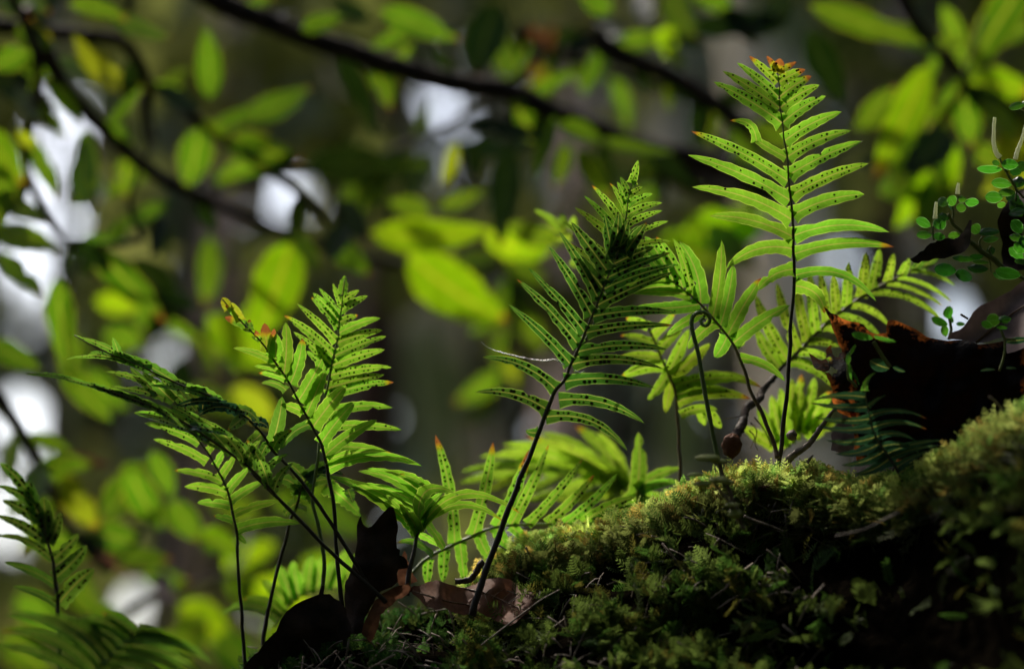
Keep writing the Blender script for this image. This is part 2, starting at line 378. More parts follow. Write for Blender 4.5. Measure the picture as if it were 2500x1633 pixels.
def leaf_cards(c, size, aim=None, spread=1.0):
    """many small pointed folded leaves at the points c"""
    n = len(c); d = rng.normal(size=(n, 3)); d[:, 2] -= .3; d /= np.linalg.norm(d, axis=1)[:, None]
    r = rng.normal(size=(n, 3)) * spread
    if aim is not None: r += np.array(aim) * 1.2
    r -= d * (r * d).sum(1)[:, None]; r /= np.linalg.norm(r, axis=1)[:, None] + 1e-9
    s = np.cross(d, r); L = (size * rng.uniform(.6, 1.3, n))[:, None]; w = L * .3
    v = np.stack([c - d * L / 2, c + s * w + r * L * .08, c + d * L / 2, c - s * w + r * L * .08, c - d * L * .05 - r * L * .03], 1).reshape(-1, 3)
    b = (np.arange(n) * 5)[:, None]
    f = np.concatenate([b + [0, 1, 4], b + [1, 2, 4], b + [2, 3, 4], b + [3, 0, 4]])
    return v, f
GAPS = [  # openings through the far wood to the sky: photo point and radii
    (165, 300, 95, 75), (150, 400, 60, 60), (115, 450, 75, 70), (185, 540, 45, 70), (70, 640, 65, 90), (75, 770, 50, 90), (35, 560, 50, 50), (250, 250, 40, 60),
    (110, 1040, 85, 85), (15, 1010, 40, 60), (672, 475, 52, 62), (765, 495, 40, 45), (1075, 265, 55, 75), (1105, 150, 28, 40), (1205, 245, 40, 30),
    (910, 1010, 70, 40), (2010, 640, 110, 55), (1860, 600, 50, 45), (430, 1290, 55, 60), (330, 1480, 50, 60), (1230, 1330, 45, 55), (640, 30, 0, 0), (2040, 290, 35, 45),
    (2300, 770, 120, 60), (540, 1390, 40, 40), (430, 860, 28, 28), (520, 790, 28, 28), (20, 1250, 50, 120), (570, 930, 20, 30), (150, 20, 60, 14), (1710, 5, 30, 14), (1620, 300, 40, 20)]
def far_woods():
    R = 17.0; n = 46000
    az = rng.uniform(-math.pi, math.pi, n); az[:26000] = rng.uniform(-.3, .3, 26000)
    rr = R + rng.uniform(-1.2, 2.6, n)
    inner = np.abs(az) < .3
    z = rng.uniform(0, 1, n) ** .8 * np.where(inner, 8.5, 11); z[:26000] = rng.uniform(0.5, 8.6, 26000); z[26000:] *= np.where(np.abs(az[26000:]) > 1.4, .35, 1)
    c = np.stack([np.sin(az) * rr, np.cos(az) * rr, z], -1)
    rel = c - np.array(CAM); d = rel @ np.array(FWD); ok = d > 1
    x = 1250 + (rel @ np.array(RGT)) / (K * d) * 2500; y = 816.5 - (rel @ np.array(UPV)) / (K * d) * 2500
    keep = np.ones(n, bool)
    for gx, gy, rx, ry in GAPS:
        if gx < 320: rx *= 1.1; ry *= 1.1
        elif gy < 520: rx *= 1.05; ry *= 1.05
        if rx: keep &= ~(ok & (rng.random(n) > .05) & (((x - gx) / rx) ** 2 + ((y - gy) / ry) ** 2 < 1))
    nz = np.array([noise.noise(Vector((a * 14, b * .55, 0))) for a, b in zip(az, z)])
    keep &= (nz < .42) | (np.abs(az) < .3)
    c = c[keep]; sz = np.where(np.abs(np.arctan2(c[:, 0], c[:, 1])) < .3, .34, .75)
    v, f = leaf_cards(c, sz)
    prop(obj('distant_woods', np_mesh('distant_woods', v, f), 'far'), 'dim green woods far behind the branches, sky showing through gaps', 'woods', kind='stuff')
far_woods()

def forest_tree(x, y, r, h, mat, label, lean=0.0, crown_r=2.2, crown_n=450, crown_z=.72):
    t = empty('forest_tree', (x, y, 0), label, 'tree', 'trees standing in the wood behind the ferns' if y > 0 and 'behind' in label else None)
    n = 22; path = [Vector((x + lean * h * (i / (n - 1)) + .05 * math.sin(i * .9 + x), y + .04 * math.cos(i * 1.1), h * i / (n - 1) - .1)) for i in range(n)]
    V, F, A = tube_data(path, [r * (1.25 * math.exp(-i * .8) * .35 + 1 - .5 * i / n) for i in range(n)], 16, .06)
    obj('trunk', mesh_of('trunk', V, F, A), mat, t)
    V, F, A = [], [], []
    for k in range(7):
        a = random.uniform(0, 6.28); z0 = h * random.uniform(.6, .92); i = int(z0 / h * (n - 1)); s = path[i]
        e = s + Vector((math.cos(a), math.sin(a), random.uniform(.3, .8))) * crown_r * .7
        tube_data(catmull([s, (s + e) / 2 + Vector((0, 0, .15)), e], 7), [r * .3 * (1 - j / 8) for j in range(7)], 6, .1, V, F, A)
    obj('limbs', mesh_of('limbs', V, F, A), mat, t)['kind'] = 'stuff'
    c = rng.normal(size=(crown_n, 3)); c /= np.linalg.norm(c, axis=1)[:, None]; c *= (rng.uniform(.25, 1, crown_n) ** .5)[:, None] * crown_r
    c[:, 2] *= .6; c += rng.normal(size=c.shape) * .2; c += np.array([x + lean * h, y, h * .92 + .2])
    c = c[(c[:, 2] > 2.9) | (c[:, 1] < .2)]
    c = open_to_sun(c)
    v, f = leaf_cards(c, np.full(len(c), .26)); o = obj('crown', np_mesh('crown', v, f), 'crown', t)
    return t
A0 = np.array(P(1250, 800, 1.3)); A1 = np.array(P(1250, 800, 3.6)); S_ = np.array(SUN)
def open_to_sun(c, rad=.8):
    """leave out crown leaves that would stand between the sun and the small clearing with the ferns"""
    ok = np.ones(len(c), bool)
    for k in range(8):
        a = A0 + (A1 - A0) * k / 7; w = c - a; t = w @ S_; dd = np.linalg.norm(w - t[:, None] * S_, axis=1); ok &= ~((t > 0) & (dd < rad))
    return c[ok]
M['trunk_pink'] = plain_mat('trunk_pinkish', (.66, .46, .36), (.42, .28, .21), 5, .85, bump=.6, dist=.01, stretch=(1, 1, .5), moss=(.10, .12, .035))
M['trunk_grey'] = plain_mat('trunk_grey', (.50, .41, .29), (.34, .28, .18), 5, .85, bump=.6, dist=.01, stretch=(1, 1, .5), moss=(.10, .12, .035))
M['trunk_dark'] = plain_mat('trunk_dark', (.12, .065, .042), (.06, .032, .022), 6, .9, bump=.6, dist=.01, stretch=(1, 1, .5), moss=(.10, .12, .035))
M['trunk_beige'] = plain_mat('trunk_beige', (.70, .58, .42), (.48, .39, .27), 5, .85, bump=.6, dist=.01, stretch=(1, 1, .5), moss=(.10, .12, .035))
def at_px(x, d): p = P(x, 800, d); return p.x, p.y
for (px_, d_, w_, mat_, lab_, ln_) in [
    (500, 7.0, 130, 'trunk_pink', 'pinkish brown tree trunk blurred behind the left branches', .0),
    (585, 6.2, 70, 'trunk_dark', 'dark brown tree trunk blurred just right of the pinkish one behind', .01),
    (1050, 9.0, 210, 'trunk_grey', 'wide grey leaning tree trunk blurred behind the middle of the picture', -.22),
    (920, 6.6, 130, 'trunk_dark', 'dark tree trunk blurred behind, left of the wide grey one', -.02),
    (1370, 7.6, 120, 'trunk_pink', 'slim pinkish trunk blurred behind the dark hanging leaf', .0),
    (1900, 8.6, 260, 'trunk_beige', 'broad beige tree trunk blurred behind the tall sunlit fern', .01),
    (2230, 7.4, 130, 'trunk_pink', 'pinkish trunk blurred behind the upper right leaves', -.01),
    (2110, 6.4, 90, 'trunk_dark', 'dark trunk blurred behind, between the beige and pinkish trunks on the right', .0),
    (235, 6.6, 170, 'trunk_dark', 'dark trunk blurred behind the low left ferns', -.03),
    (1620, 10.5, 150, 'trunk_grey', 'far grey trunk blurred behind between the two big ferns', .0)]:
    x_, y_ = at_px(px_, d_); x_ -= ln_ * P(0, 800, d_).z; forest_tree(x_, y_, w_ * PX(d_) / 2, random.uniform(7, 9), mat_, lab_, ln_)
for k, (x_, y_, lab_) in enumerate([(-2.6, -1.5, 'dark tree behind the camera on the left'), (2.4, -1.0, 'dark tree behind the camera on the right'), (-3.0, 2.6, 'dark tree beside the clearing, left of the ferns'),
        (2.8, 3.4, 'dark tree beside the clearing, right of the ferns'), (.3, -2.6, 'dark tree straight behind the camera'), (1.8, .9, 'dark tree whose crown hangs over the mossy log')]):
    forest_tree(x_, y_, .16, 4.6, 'trunk_dark', lab_, 0, 2.2, 1800)

OPEN = [(470, 560, 50, 240), (1090, 900, 90, 180), (1370, 420, 10, 90), (1800, 170, 120, 60), (2200, 60, 20, 50), (1660, 380, 60, 60), (700, 270, 60, 60), (1450, 1060, 90, 60), (2180, 570, 60, 20), (300, 980, 40, 60)]
def shrub(x, y, rx, rz, n, size, label, zc=1.2, mat='crown', group=None):
    t = empty('shrub', (x, y, 0), label, 'shrub', group)
    V, F, A = [], [], []
    for k in range(9):
        a = random.uniform(0, 6.28); e = Vector((x + math.cos(a) * rx * .6, y + math.sin(a) * rx * .6, zc + rz * random.uniform(.1, .8)))
        b0 = Vector((x + .05 * math.cos(a), y + .05 * math.sin(a), -.05)); tube_data(catmull([b0, (b0 + e) / 2 + Vector((0, 0, .15)), e], 8), [.018 * (1 - j / 9) for j in range(8)], 5, .1, V, F, A)
    obj('stems', mesh_of('stems', V, F), 'twig', t)['kind'] = 'stuff'
    c = rng.normal(size=(n, 3)); c /= np.linalg.norm(c, axis=1)[:, None]; c *= (rng.uniform(.1, 1, n) ** .4)[:, None] * [rx, rx, rz]; c += [x, y, zc]
    nz = np.array([noise.noise(Vector(q * 1.6)) for q in c]); c = c[nz < .25]
    rel = c - np.array(CAM); d = rel @ np.array(FWD); u = np.abs(rel[:, 0]) / np.maximum(d, .01); w = np.abs(rel @ np.array(UPV)) / np.maximum(d, .01)
    if y < 3: c = c[~((d > -.25) & (u < .23) & (w < .17)) & (np.linalg.norm(rel, axis=1) > .35)]; c = open_to_sun(c, .75)
    if y > 3:
        rel = c - np.array(CAM); d = rel @ np.array(FWD); X = 1250 + rel[:, 0] / (K * d) * 2500; Y = 816.5 - (rel @ np.array(UPV)) / (K * d) * 2500
        for gx, gy, gw, gh in GAPS + OPEN:
            if gw: c_ok = ((X - gx) / (gw + 60)) ** 2 + ((Y - gy) / (gh + 60)) ** 2 > 1; c = c[c_ok]; X = X[c_ok]; Y = Y[c_ok]
    v, f = leaf_cards(c, np.full(len(c), size)); obj('foliage', np_mesh('foliage', v, f), mat, t)['kind'] = 'stuff'
for a in [(-1.1, -.9, 1.1, 1.6, 6000, .11, 'added unseen shrub close behind the camera on the left, blocking front light'), (1.1, -.9, 1.1, 1.6, 6000, .11, 'added unseen shrub close behind the camera on the right, blocking front light'), (0, -1.5, 1.0, 1.7, 5000, .12, 'added unseen shrub straight behind the camera, blocking front light'),
          (1.35, .9, .8, 1.5, 4000, .10, 'added unseen shrub beside the log on the right, blocking skylight'), (-1.4, .8, .8, 1.3, 3500, .10, 'added unseen shrub beside the log on the left, blocking skylight')]: shrub(*a, zc=1.5)  # unseen shrubs added to hold skylight off the log and ferns
M['olive'] = far_mat('olive_foliage', (.08, .10, .02), (.22, .23, .06), .5, 2.5)
for a in [(-.75, 4.6, .5, .55, 420, .15, 'blurred olive shrub far behind the left branches', 2.15), (.1, 5.2, .6, .5, 420, .16, 'blurred olive shrub far behind the middle of the picture', 2.9), (.95, 4.9, .5, .7, 480, .15, 'blurred olive shrub far behind the tall fern', 2.2),
          (-.9, 5.6, .7, .5, 420, .16, 'blurred olive shrub high in the left distance', 3.1), (-.2, 6.2, .8, .5, 420, .18, 'low blurred olive shrub far behind the lower left ferns', 1.9), (.75, 6.3, .7, .6, 420, .18, 'blurred olive shrub in the distance at the upper right', 3.35)]:
    shrub(*a[:7], zc=a[7], mat='olive', group='blurred shrubs in the wood behind')
# ------------------------------------------------------------------ mossy log
RIDGE = [(-900, 2300), (0, 1900), (300, 1760), (560, 1670), (640, 1600), (760, 1550), (900, 1510), (1050, 1500), (1150, 1480), (1210, 1410), (1270, 1350), (1350, 1320), (1450, 1310),
         (1520, 1285), (1600, 1255), (1700, 1205), (1780, 1180), (1870, 1168), (1950, 1190), (2030, 1218), (2120, 1225), (2200, 1215), (2300, 1175), (2400, 1115), (2500, 1062), (2700, 980), (3300, 830)]
rx_, ry_ = zip(*RIDGE)
def ridge(x): return float(np.interp(x, rx_, ry_))
def ridge_d(x): return float(np.interp(x, [-900, 600, 1200, 1700, 1900, 2200, 2500, 3300], [1.66, 1.66, 1.67, 1.63, 1.61, 1.55, 1.48, 1.42]))
def hollow(x, y):
    h = 0
    for cx, cy, ax, ay, dep in [(1720, 1520, 110, 60, 1), (2150, 1330, 330, 60, .8), (2350, 1520, 320, 170, 1.3), (1560, 1400, 140, 36, .7), (1400, 1345, 170, 26, .5), (1030, 1560, 220, 40, .5),
                                (1900, 1290, 90, 60, .7), (2000, 1600, 200, 60, 1), (1330, 1480, 70, 40, .6), (1950, 1430, 120, 30, .5)]:
        q = ((x - cx) / ax) ** 2 + ((y - cy) / ay) ** 2; h += dep * math.exp(-q)
    return h
def log_point(x, s):
    """s: 0 on the ridge, to 1 at the picture's foot (towards the camera), negative down the far side"""
    y0 = ridge(x); d0 = ridge_d(x)
    if s >= 0:
        H = 1750 - y0 if y0 < 1600 else 150 + (1600 - 1750 + 1750 - y0) * 0 + 100
        H = max(H, 200); y = y0 + H * s; d = d0 - .14 * (1 - math.exp(-s * 1.8)) - .03 * s
    else:
        y = y0 + 900 * s * s - 40 * s * 0; d = d0 - .42 * s
    p = P(x, y, d); nz = noise.fractal(p * 14, 1, 2, 4)
    bumpy = .011 * nz + .006 * noise.noise(p * 60)
    if s >= 0: bumpy -= .028 * hollow(x, y)
    return p + (-FWD * .8 + UPV * .45) * bumpy * min(1, .35 + abs(s) * 3), x, y
def build_log():
    nx, ns = 190, 78; V = []; S = list(np.linspace(-1, 0, 16)[:-1]) + list(np.linspace(0, 1, ns - 16)) + [2]
    ns = len(S); F = []
    for i in range(nx):
        x = -900 + 4200 * i / (nx - 1)
        for s in S:
            if s == 2: p = log_point(x, 1)[0]; p = Vector((p.x * 1.1, p.y - .12, -.1))
            else: p = log_point(x, s)[0]
            V.append(p)
        V[-ns] = Vector((V[-ns].x, V[-ns].y + .3, -.1))
    for i in range(nx - 1):
        for j in range(ns - 1):
            a = i * ns + j; F.append((a, a + ns, a + ns + 1, a + 1))
    me = mesh_of('log', V, F); o = empty('mossy_log', (V[0].x * 0, V[0].y, 0), 'big moss-covered log rising to the right, ferns growing along its top', 'log')
    obj('log_body', me, 'humus', o); return o
LOG = build_log()

# ---- moss: sprigs built once, then many copies joined into one uncountable mass
def sprig(kind):
    V = []; F = []; n = 11; L = 1.0; bend = random.uniform(.15, .5); sway = random.uniform(-.3, .3)
    def pt(t): return np.array([sway * t * t, 0.0, 0.0]) + np.array([0, bend * t * t * -1.0, 0]) + np.array([0, 0, t * (1 - .25 * bend * t)])
    def tri(a, b, c): k = len(V); V.extend([a, b, c]); F.append((k, k + 1, k + 2))
    if kind == 'tuft':
        for k in range(13):
            a = random.uniform(0, 6.28); o = random.uniform(.2, .9); d = np.array([math.cos(a) * o, math.sin(a) * o, 1.0]); d /= np.linalg.norm(d); l = random.uniform(.5, 1)
            s = np.cross(d, [0, 1, .3]); s /= np.linalg.norm(s); m = d * l * .55; e = d * l + np.array([math.cos(a), math.sin(a), -.5]) * l * .25
            tri(s * .03, -s * .03, m + s * .035); tri(-s * .03, m - s * .035, m + s * .035); tri(m + s * .035, m - s * .035, e)
        return np.array(V), np.array(F)
    nn = {'feather': 13, 'scaly': 16, 'thin': 9}[kind]
    for k in range(nn):
        t0 = k / nn; t1 = (k + 1) / nn; a, b = pt(t0), pt(t1); w = .018 * (1 - t0 * .6)
        if kind != 'scaly': tri(a + [w, 0, 0], a - [w, 0, 0], b)
        lw = {'feather': .30, 'scaly': .15, 'thin': .15}[kind] * (math.sin(math.pi * min(1, .18 + t0 * .85)) ** .7) * random.uniform(.8, 1.15)
        ww = {'feather': .035, 'scaly': .06, 'thin': .025}[kind]
        for sg in (-1, 1):
            o = np.array([sg * lw, random.uniform(-.3, .3) * lw - .1 * lw, lw * {'feather': .55, 'scaly': .35, 'thin': .9}[kind]])
            e = b + o; mid = b + o * .5; up = np.array([0, 0, ww])
            tri(b - up * .4, mid - up, e); tri(b + up * .4, e, mid + up); tri(b - up * .4, e, b + up * .4)
            if kind == 'feather' and .1 < t0 < .8:
                for q in (.45, .75):
                    c = b + o * q
                    for s2 in (-1, 1):
                        e2 = c + np.array([sg * .05, s2 * .02, s2 * .075]); tri(c - [0, 0, .012], c + [0, 0, .012], e2)
    return np.array(V), np.array(F)
def density(x, y):
    r = ridge(x); h = y - r
    n1 = noise.noise(Vector((x * .009, y * .012, 3))) * .5 + .5; n2 = noise.noise(Vector((x * .03, y * .035, 8))) * .5 + .5
    d = max(0, n1 * 2.4 - 1.0) * (n2 * 1.6)
    if h < 75: d = max(d, .9 if x > 1150 else .35)
    if x < 1150: d *= .55
    f_ = min(1, max(0, (x - 1850) / 250)) * min(1, max(0, (h - 100) / 150)); d = d * (1 - .5 * f_) + .12 * f_
    if x > 2050 and y > 1340: d = d * .4 + .04
    if 1120 < x < 1900 and h > 60: d *= 1.15
    d *= max(0, 1 - .95 * hollow(x, y))
    return d
def build_moss():
    kinds = [('feather', 5), ('scaly', 4), ('thin', 3), ('tuft', 3)]
    lib = [(k, sprig(k)) for k, c in kinds for _ in range(c)]
    pts = []; tries = 0
    while len(pts) < 12000 and tries < 120000:
        tries += 1
        x = random.uniform(450, 2620); s = random.random() ** 1.25
        if random.random() < .22: s = random.random() * .1 - .06
        y0 = ridge(x); p, _, y = log_point(x, s)
        if random.random() > density(x, y): continue
        q1 = log_point(x + 14, s)[0] - p; q2 = log_point(x, s + .02)[0] - p; nrm = q1.cross(q2).normalized()
        if nrm.dot(-FWD * .5 + UPV) < 0: nrm = -nrm
        pts.append((p, nrm, x, y, s))
    VV = []; FF = []; TT = []; off = 0
    for p, nrm, x, y, s in pts:
        zone = noise.noise(Vector((x * .006, y * .008, 20)))
        cand = [l for l in lib if (l[0] in ('feather', 'scaly') if zone > 0 else l[0] in ('feather', 'thin')) or (l[0] == 'tuft' and random.random() < .25)]
        if x > 1950 and y - ridge(x) < 130: cand = [l for l in lib if l[0] in ('feather', 'tuft')] if x < 2350 else [l for l in lib if l[0] in ('tuft', 'thin')]
        k, (sv, sf) = random.choice(cand)
        h = y - ridge(x)
        side = Vector((-.45, 0, 0)) if x < 1900 else Vector((.15, 0, 0))
        d = (nrm * .75 + Vector((0, 0, .55 if h < 60 else .05)) + side * .5 + Vector((random.gauss(0, .38), random.gauss(0, .3), random.gauss(0, .38)))).normalized()
        L = random.uniform(.007, .019) * (1.0 if x > 1900 else 1) * (.62 if x < 1150 else 1) * (.6 if s < 0.03 and x < 1950 else 1)
        if k == 'thin': L *= 1.15
        yv = (nrm + Vector((random.gauss(0, .6), random.gauss(0, .6), random.gauss(0, .6)))); yv = (yv - d * yv.dot(d)).normalized(); xv = yv.cross(d)
        R = np.array([xv, yv, d]) * L
        v = sv @ R + np.array(p - nrm * .0015); VV.append(v); FF.append(sf + off); off += len(v)
        base = np.array([.72, .85, .20]) * max(.15, 1 - max(0, h - 14) / 60) * (.6 if x > 1950 else 1) if h < 90 else np.array([.095, .14, .025])  # crest sprigs painted pale as if sunlit, lower ones dark as if shaded
        if x < 1150: base = np.array([.06, .13, .025])
        r = random.random()
        if r < .16: base = base * [1.25, .8, .8]
        elif r < .26: base = base * [1.5, 1.45, 1.7]
        elif r < .5: base = base * [.5, .75, .6]
        base = base * random.uniform(.5, 1.35)
        c = np.ones((len(v), 4)); c[:, :3] = base; TT.append(c)
    v = np.concatenate(VV); f = np.concatenate(FF); t = np.concatenate(TT)
    me = np_mesh('moss', v, f); at = me.attributes.new('tint', 'FLOAT_COLOR', 'POINT'); at.data.foreach_set('color', t.astype(np.float32).ravel())
    o = obj('moss', me, 'moss', LOG); o['kind'] = 'stuff'
    print('moss tris', len(f), 'sprigs', len(pts))
build_moss()

def litter():
    V = []; F = []
    for k in range(420):
        x = random.uniform(620, 2000); s_ = random.random() ** 1.3 * .9; p, _, y = log_point(x, s_); q = p + (-FWD * .6 + UPV * .8) * random.uniform(.001, .006)
        d = Vector((random.gauss(0, 1), random.gauss(0, .5), random.gauss(0, .7))).normalized(); L = random.uniform(.003, .013)
        tube_data(catmull([q - d * L, q + Vector((0, 0, random.uniform(0, .003))), q + d * L], 4), [random.uniform(.0002, .0006)] * 4, 4, .2, V, F, [])
    obj('needles', mesh_of('needles', V, F), 'palewood', LOG)['kind'] = 'stuff'
litter()
# ------------------------------------------------------------------ ferns in and near focus
S = lambda x, y: (x, y)
# the tall sunlit fern on the right
def c(z, pts): return [z(*p) for p in pts]
lf = []
def add(lst, z, items, side_bend):
    for it in items:
        b = it[4] if len(it) > 4 and it[4] is not None else side_bend; o = it[5] if len(it) > 5 else {}
        lst.append((*z(it[0], it[1]), *z(it[2], it[3]), b, o))
tall = []
add(tall, Z1, [(757, 255, 592, 96, .01, {'brown': .25, 'brown_all': .08, 'w': 8, 'sori': .9}), (765, 205, 703, 96, .02, {'brown': .6, 'brown_all': .15, 'w': 7, 'sori': .8}), (770, 190, 790, 112, 0, {'brown': .75, 'brown_all': .3, 'w': 13, 'sori': .5}),
    (768, 345, 516, 140, .02, {'w': 9.5, 'sori': .9}), (778, 425, 425, 192, .02, {'w': 10.5, 'sori': .9}), (790, 520, 367, 260, .03, {'sori': .55}),
    (812, 745, 600, 600, -.02, {'w': 9, 'tip_pow': 6}), (640, 640, 470, 506, .26, {'w': 9, 'brown': .1, 'sori': .7}),
    (826, 880, 225, 572, .03, {'sori': .75, 'w': 12.5}), (838, 1000, 203, 722, .04, {'sori': .18, 'w': 12.5}), (850, 1125, 230, 925, .07, {'sori': .04, 'w': 12.5}), (862, 1245, 343, 1108, .08, {'w': 12, 'tip_pow': 5})], .02)
add(tall, Z1, [(780, 200, 893, 135, .0, {'brown': .6, 'brown_all': .15, 'w': 7, 'sori': .7}), (775, 275, 948, 183, .04, {'brown': .3, 'w': 10, 'brown_all': .06, 'sori': .9}), (785, 350, 988, 225, .04, {'brown': .2, 'sori': .9}),
    (793, 430, 1038, 280, .05, {'sori': .9}), (805, 520, 1080, 350, .05, {'sori': .9}), (818, 625, 1180, 450, .05, {'sori': .9, 'w': 12}), (832, 735, 1240, 568, .05, {'sori': .9, 'w': 13}),
    (848, 850, 1312, 635, .04, {'sori': .75, 'w': 13}), (858, 980, 1352, 775, .04, {'sori': .7, 'w': 13}), (868, 1110, 1325, 972, .07, {'sori': .12, 'w': 13, 'tip_pow': 7}), (876, 1225, 1480, 1210, .09, {'w': 12}), (882, 1340, 1512, 1305, .075, {'w': 12})], .05)
add(tall, Z3, [(962, 135, 605, 235, .14, {'w': 13}), (960, 245, 778, 355, .12, {'w': 12, 'tip_pow': 5}), (980, 262, 1420, 412, .19, {'w': 9}), (985, 345, 1140, 478, .15, {'w': 14, 'tip_pow': 5, 'dz': .02})], .05)
frond(
      'tall sunlit light green fern with rust-brown tip, standing highest on the log', S,
      c(Z3, [(884, 1400), (890, 1290), (920, 1050), (945, 800), (960, 500), (972, 250), (970, 60)]) + c(Z1, [(862, 1060), (845, 900), (825, 700), (803, 540), (785, 370), (775, 200)]),
      (1.62, 1.60), tall, 13.5, 'fern', 'stipe', 14, 2.0, tilt=.22, sori_r=2.7, sori_gap=15, wmul=1.17)

# the dark spotted fern in the middle
mid = []
add(mid, Z2, [(750, 1395, 368, 1022, .03, {}), (800, 1285, 420, 860, .03, {}), (843, 1190, 490, 788, .02, {}), (885, 1085, 620, 650, .02, {}), (930, 985, 685, 556, .02, {}), (660, 1560, 195, 1352, .10, {}),
    (960, 905, 755, 655, 0, {'w': 12}), (985, 815, 762, 496, .0, {'w': 14}), (1020, 720, 975, 450, .0, {'w': 13}), (1045, 700, 1065, 440, 0, {'w': 13}), (1060, 690, 1125, 482, 0, {'w': 13}), (1100, 690, 1190, 520, 0, {'w': 12}),
    (1100, 700, 1240, 498, 0, {'w': 13})], .02)
add(mid, Z2, [(950, 1030, 1410, 815, .02, {}), (985, 935, 1440, 765, .03, {}), (1005, 845, 1395, 690, .02, {}), (1025, 770, 1290, 655, .02, {'w': 13}), (915, 1115, 1440, 1072, .05, {}), (880, 1205, 1410, 1152, .04, {}), (832, 1310, 1375, 1305, .06, {}),
    (790, 1400, 1350, 1430, .08, {}), (735, 1520, 1300, 1552, .07, {})], .04)
add(mid, Z8, [(950, 160, 447, 22, .10, {}), (1030, 75, 1622, 236, .10, {}), (965, 200, 1504, 424, .15, {}), (885, 292, 800, 283, -.1, {'w': 9, 'sori': 0})], .04)
frond('dark fern with black spore dots, leaning right in the middle, its upper half in shade', S,
      c(Z8, [(430, 1560), (500, 1330), (600, 1050), (740, 680), (880, 330), (980, 60)]) + c(Z2, [(720, 1500), (760, 1410), (850, 1200), (930, 1010), (1000, 830), (1060, 690)]),
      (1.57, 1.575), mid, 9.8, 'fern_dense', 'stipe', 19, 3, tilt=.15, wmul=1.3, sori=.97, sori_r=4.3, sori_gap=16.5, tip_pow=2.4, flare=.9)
mo = [(990, 235, 1040, 290, -.02, {'w': 4, 'mat': 'deadbrown'})]
# the spotted fern tip rising behind it, in the sun
bk = []
add(bk, Z2, [(1150, 250, 1186, 108, 0, {'w': 10, 'sori': 1}), (1150, 265, 1180, 245, 0, {'w': 7}), (1130, 330, 1072, 212, .03, {'w': 7.5}), (1118, 380, 1053, 242, .03, {'w': 7.5}), (1105, 440, 1005, 250, .05, {'w': 8}), (1085, 520, 892, 265, .04, {}), (1075, 580, 845, 332, .03, {}),
    (1060, 640, 785, 405, .02, {}), (1040, 760, 705, 490, .02, {}), (1000, 850, 735, 620, .0, {}), (1140, 330, 1222, 276, .03, {'w': 8}), (1125, 390, 1278, 320, .05, {'w': 8.5}), (1118, 455, 1340, 377, .07, {'w': 8.5}), (1110, 520, 1342, 425, .04, {'w': 9}), (1100, 600, 1380, 492, .03, {}), (1090, 680, 1395, 620, .05, {})], .03)
frond('fern tip with rows of black dots, backlit, rising behind the shaded middle fern', S, c(Z2, [(800, 1350), (900, 1150), (1000, 900), (1060, 700), (1100, 500), (1130, 350), (1165, 200)]),
      (1.61, 1.60), bk, 9.2, 'fern', 'stipe_green', 8, 2, tilt=.2, sori=.97, sori_r=2.7, sori_gap=12.5, tip_pow=2.8)

# curving fern whose stalk bends left over the fiddlehead
cv = []
add(cv, Z3, [(625, 590, 797, 285, .02, {'w': 17, 'tip_pow': 5}), (640, 632, 955, 432, .04, {'w': 16, 'tip_pow': 4}), (588, 540, 645, 215, -.03, {'w': 15, 'tip_pow': 6}), (548, 500, 580, 78, -.04, {'w': 16, 'tip_pow': 5}), (478, 425, 350, 85, .09, {'w': 18}),
    (425, 380, 320, 72, .05, {'w': 11, 'sori': .8}), (380, 335, 225, 60, .04, {'w': 15, 'sori': .6}), (330, 290, 165, 60, .03, {'w': 15, 'sori': .5}), (280, 255, 105, 70, .0, {'w': 12}),
    (565, 530, 400, 672, .06, {'w': 15}), (612, 600, 543, 715, -.05, {'w': 15, 'tip_pow': 5}), (505, 470, 282, 600, .06, {'w': 12, 'sori': .3}), (455, 428, 118, 440, -.05, {'w': 15, 'sori': .15}), (410, 385, 100, 370, .05, {'w': 12}), (350, 335, 60, 360, .02, {'w': 12}),
    (300, 285, 20, 330, .02, {'w': 11}), (250, 250, -20, 260, .02, {'w': 10}), (683, 712, 925, 845, .10, {'w': 11}), (665, 660, 710, 640, .0, {'w': 4})], .02)
frond('sunlit light green fern bending left above the fiddlehead, broad soft leaflets', S, c(Z3, [(884, 1260), (870, 1200), (800, 1020), (740, 900), (690, 750), (640, 640), (540, 505), (410, 380), (280, 280), (110, 190)]), (1.61, 1.63), cv, 14, 'fern', 'stipe_brown', 13, 3, tilt=.35, tip_pow=4, flare=.5)

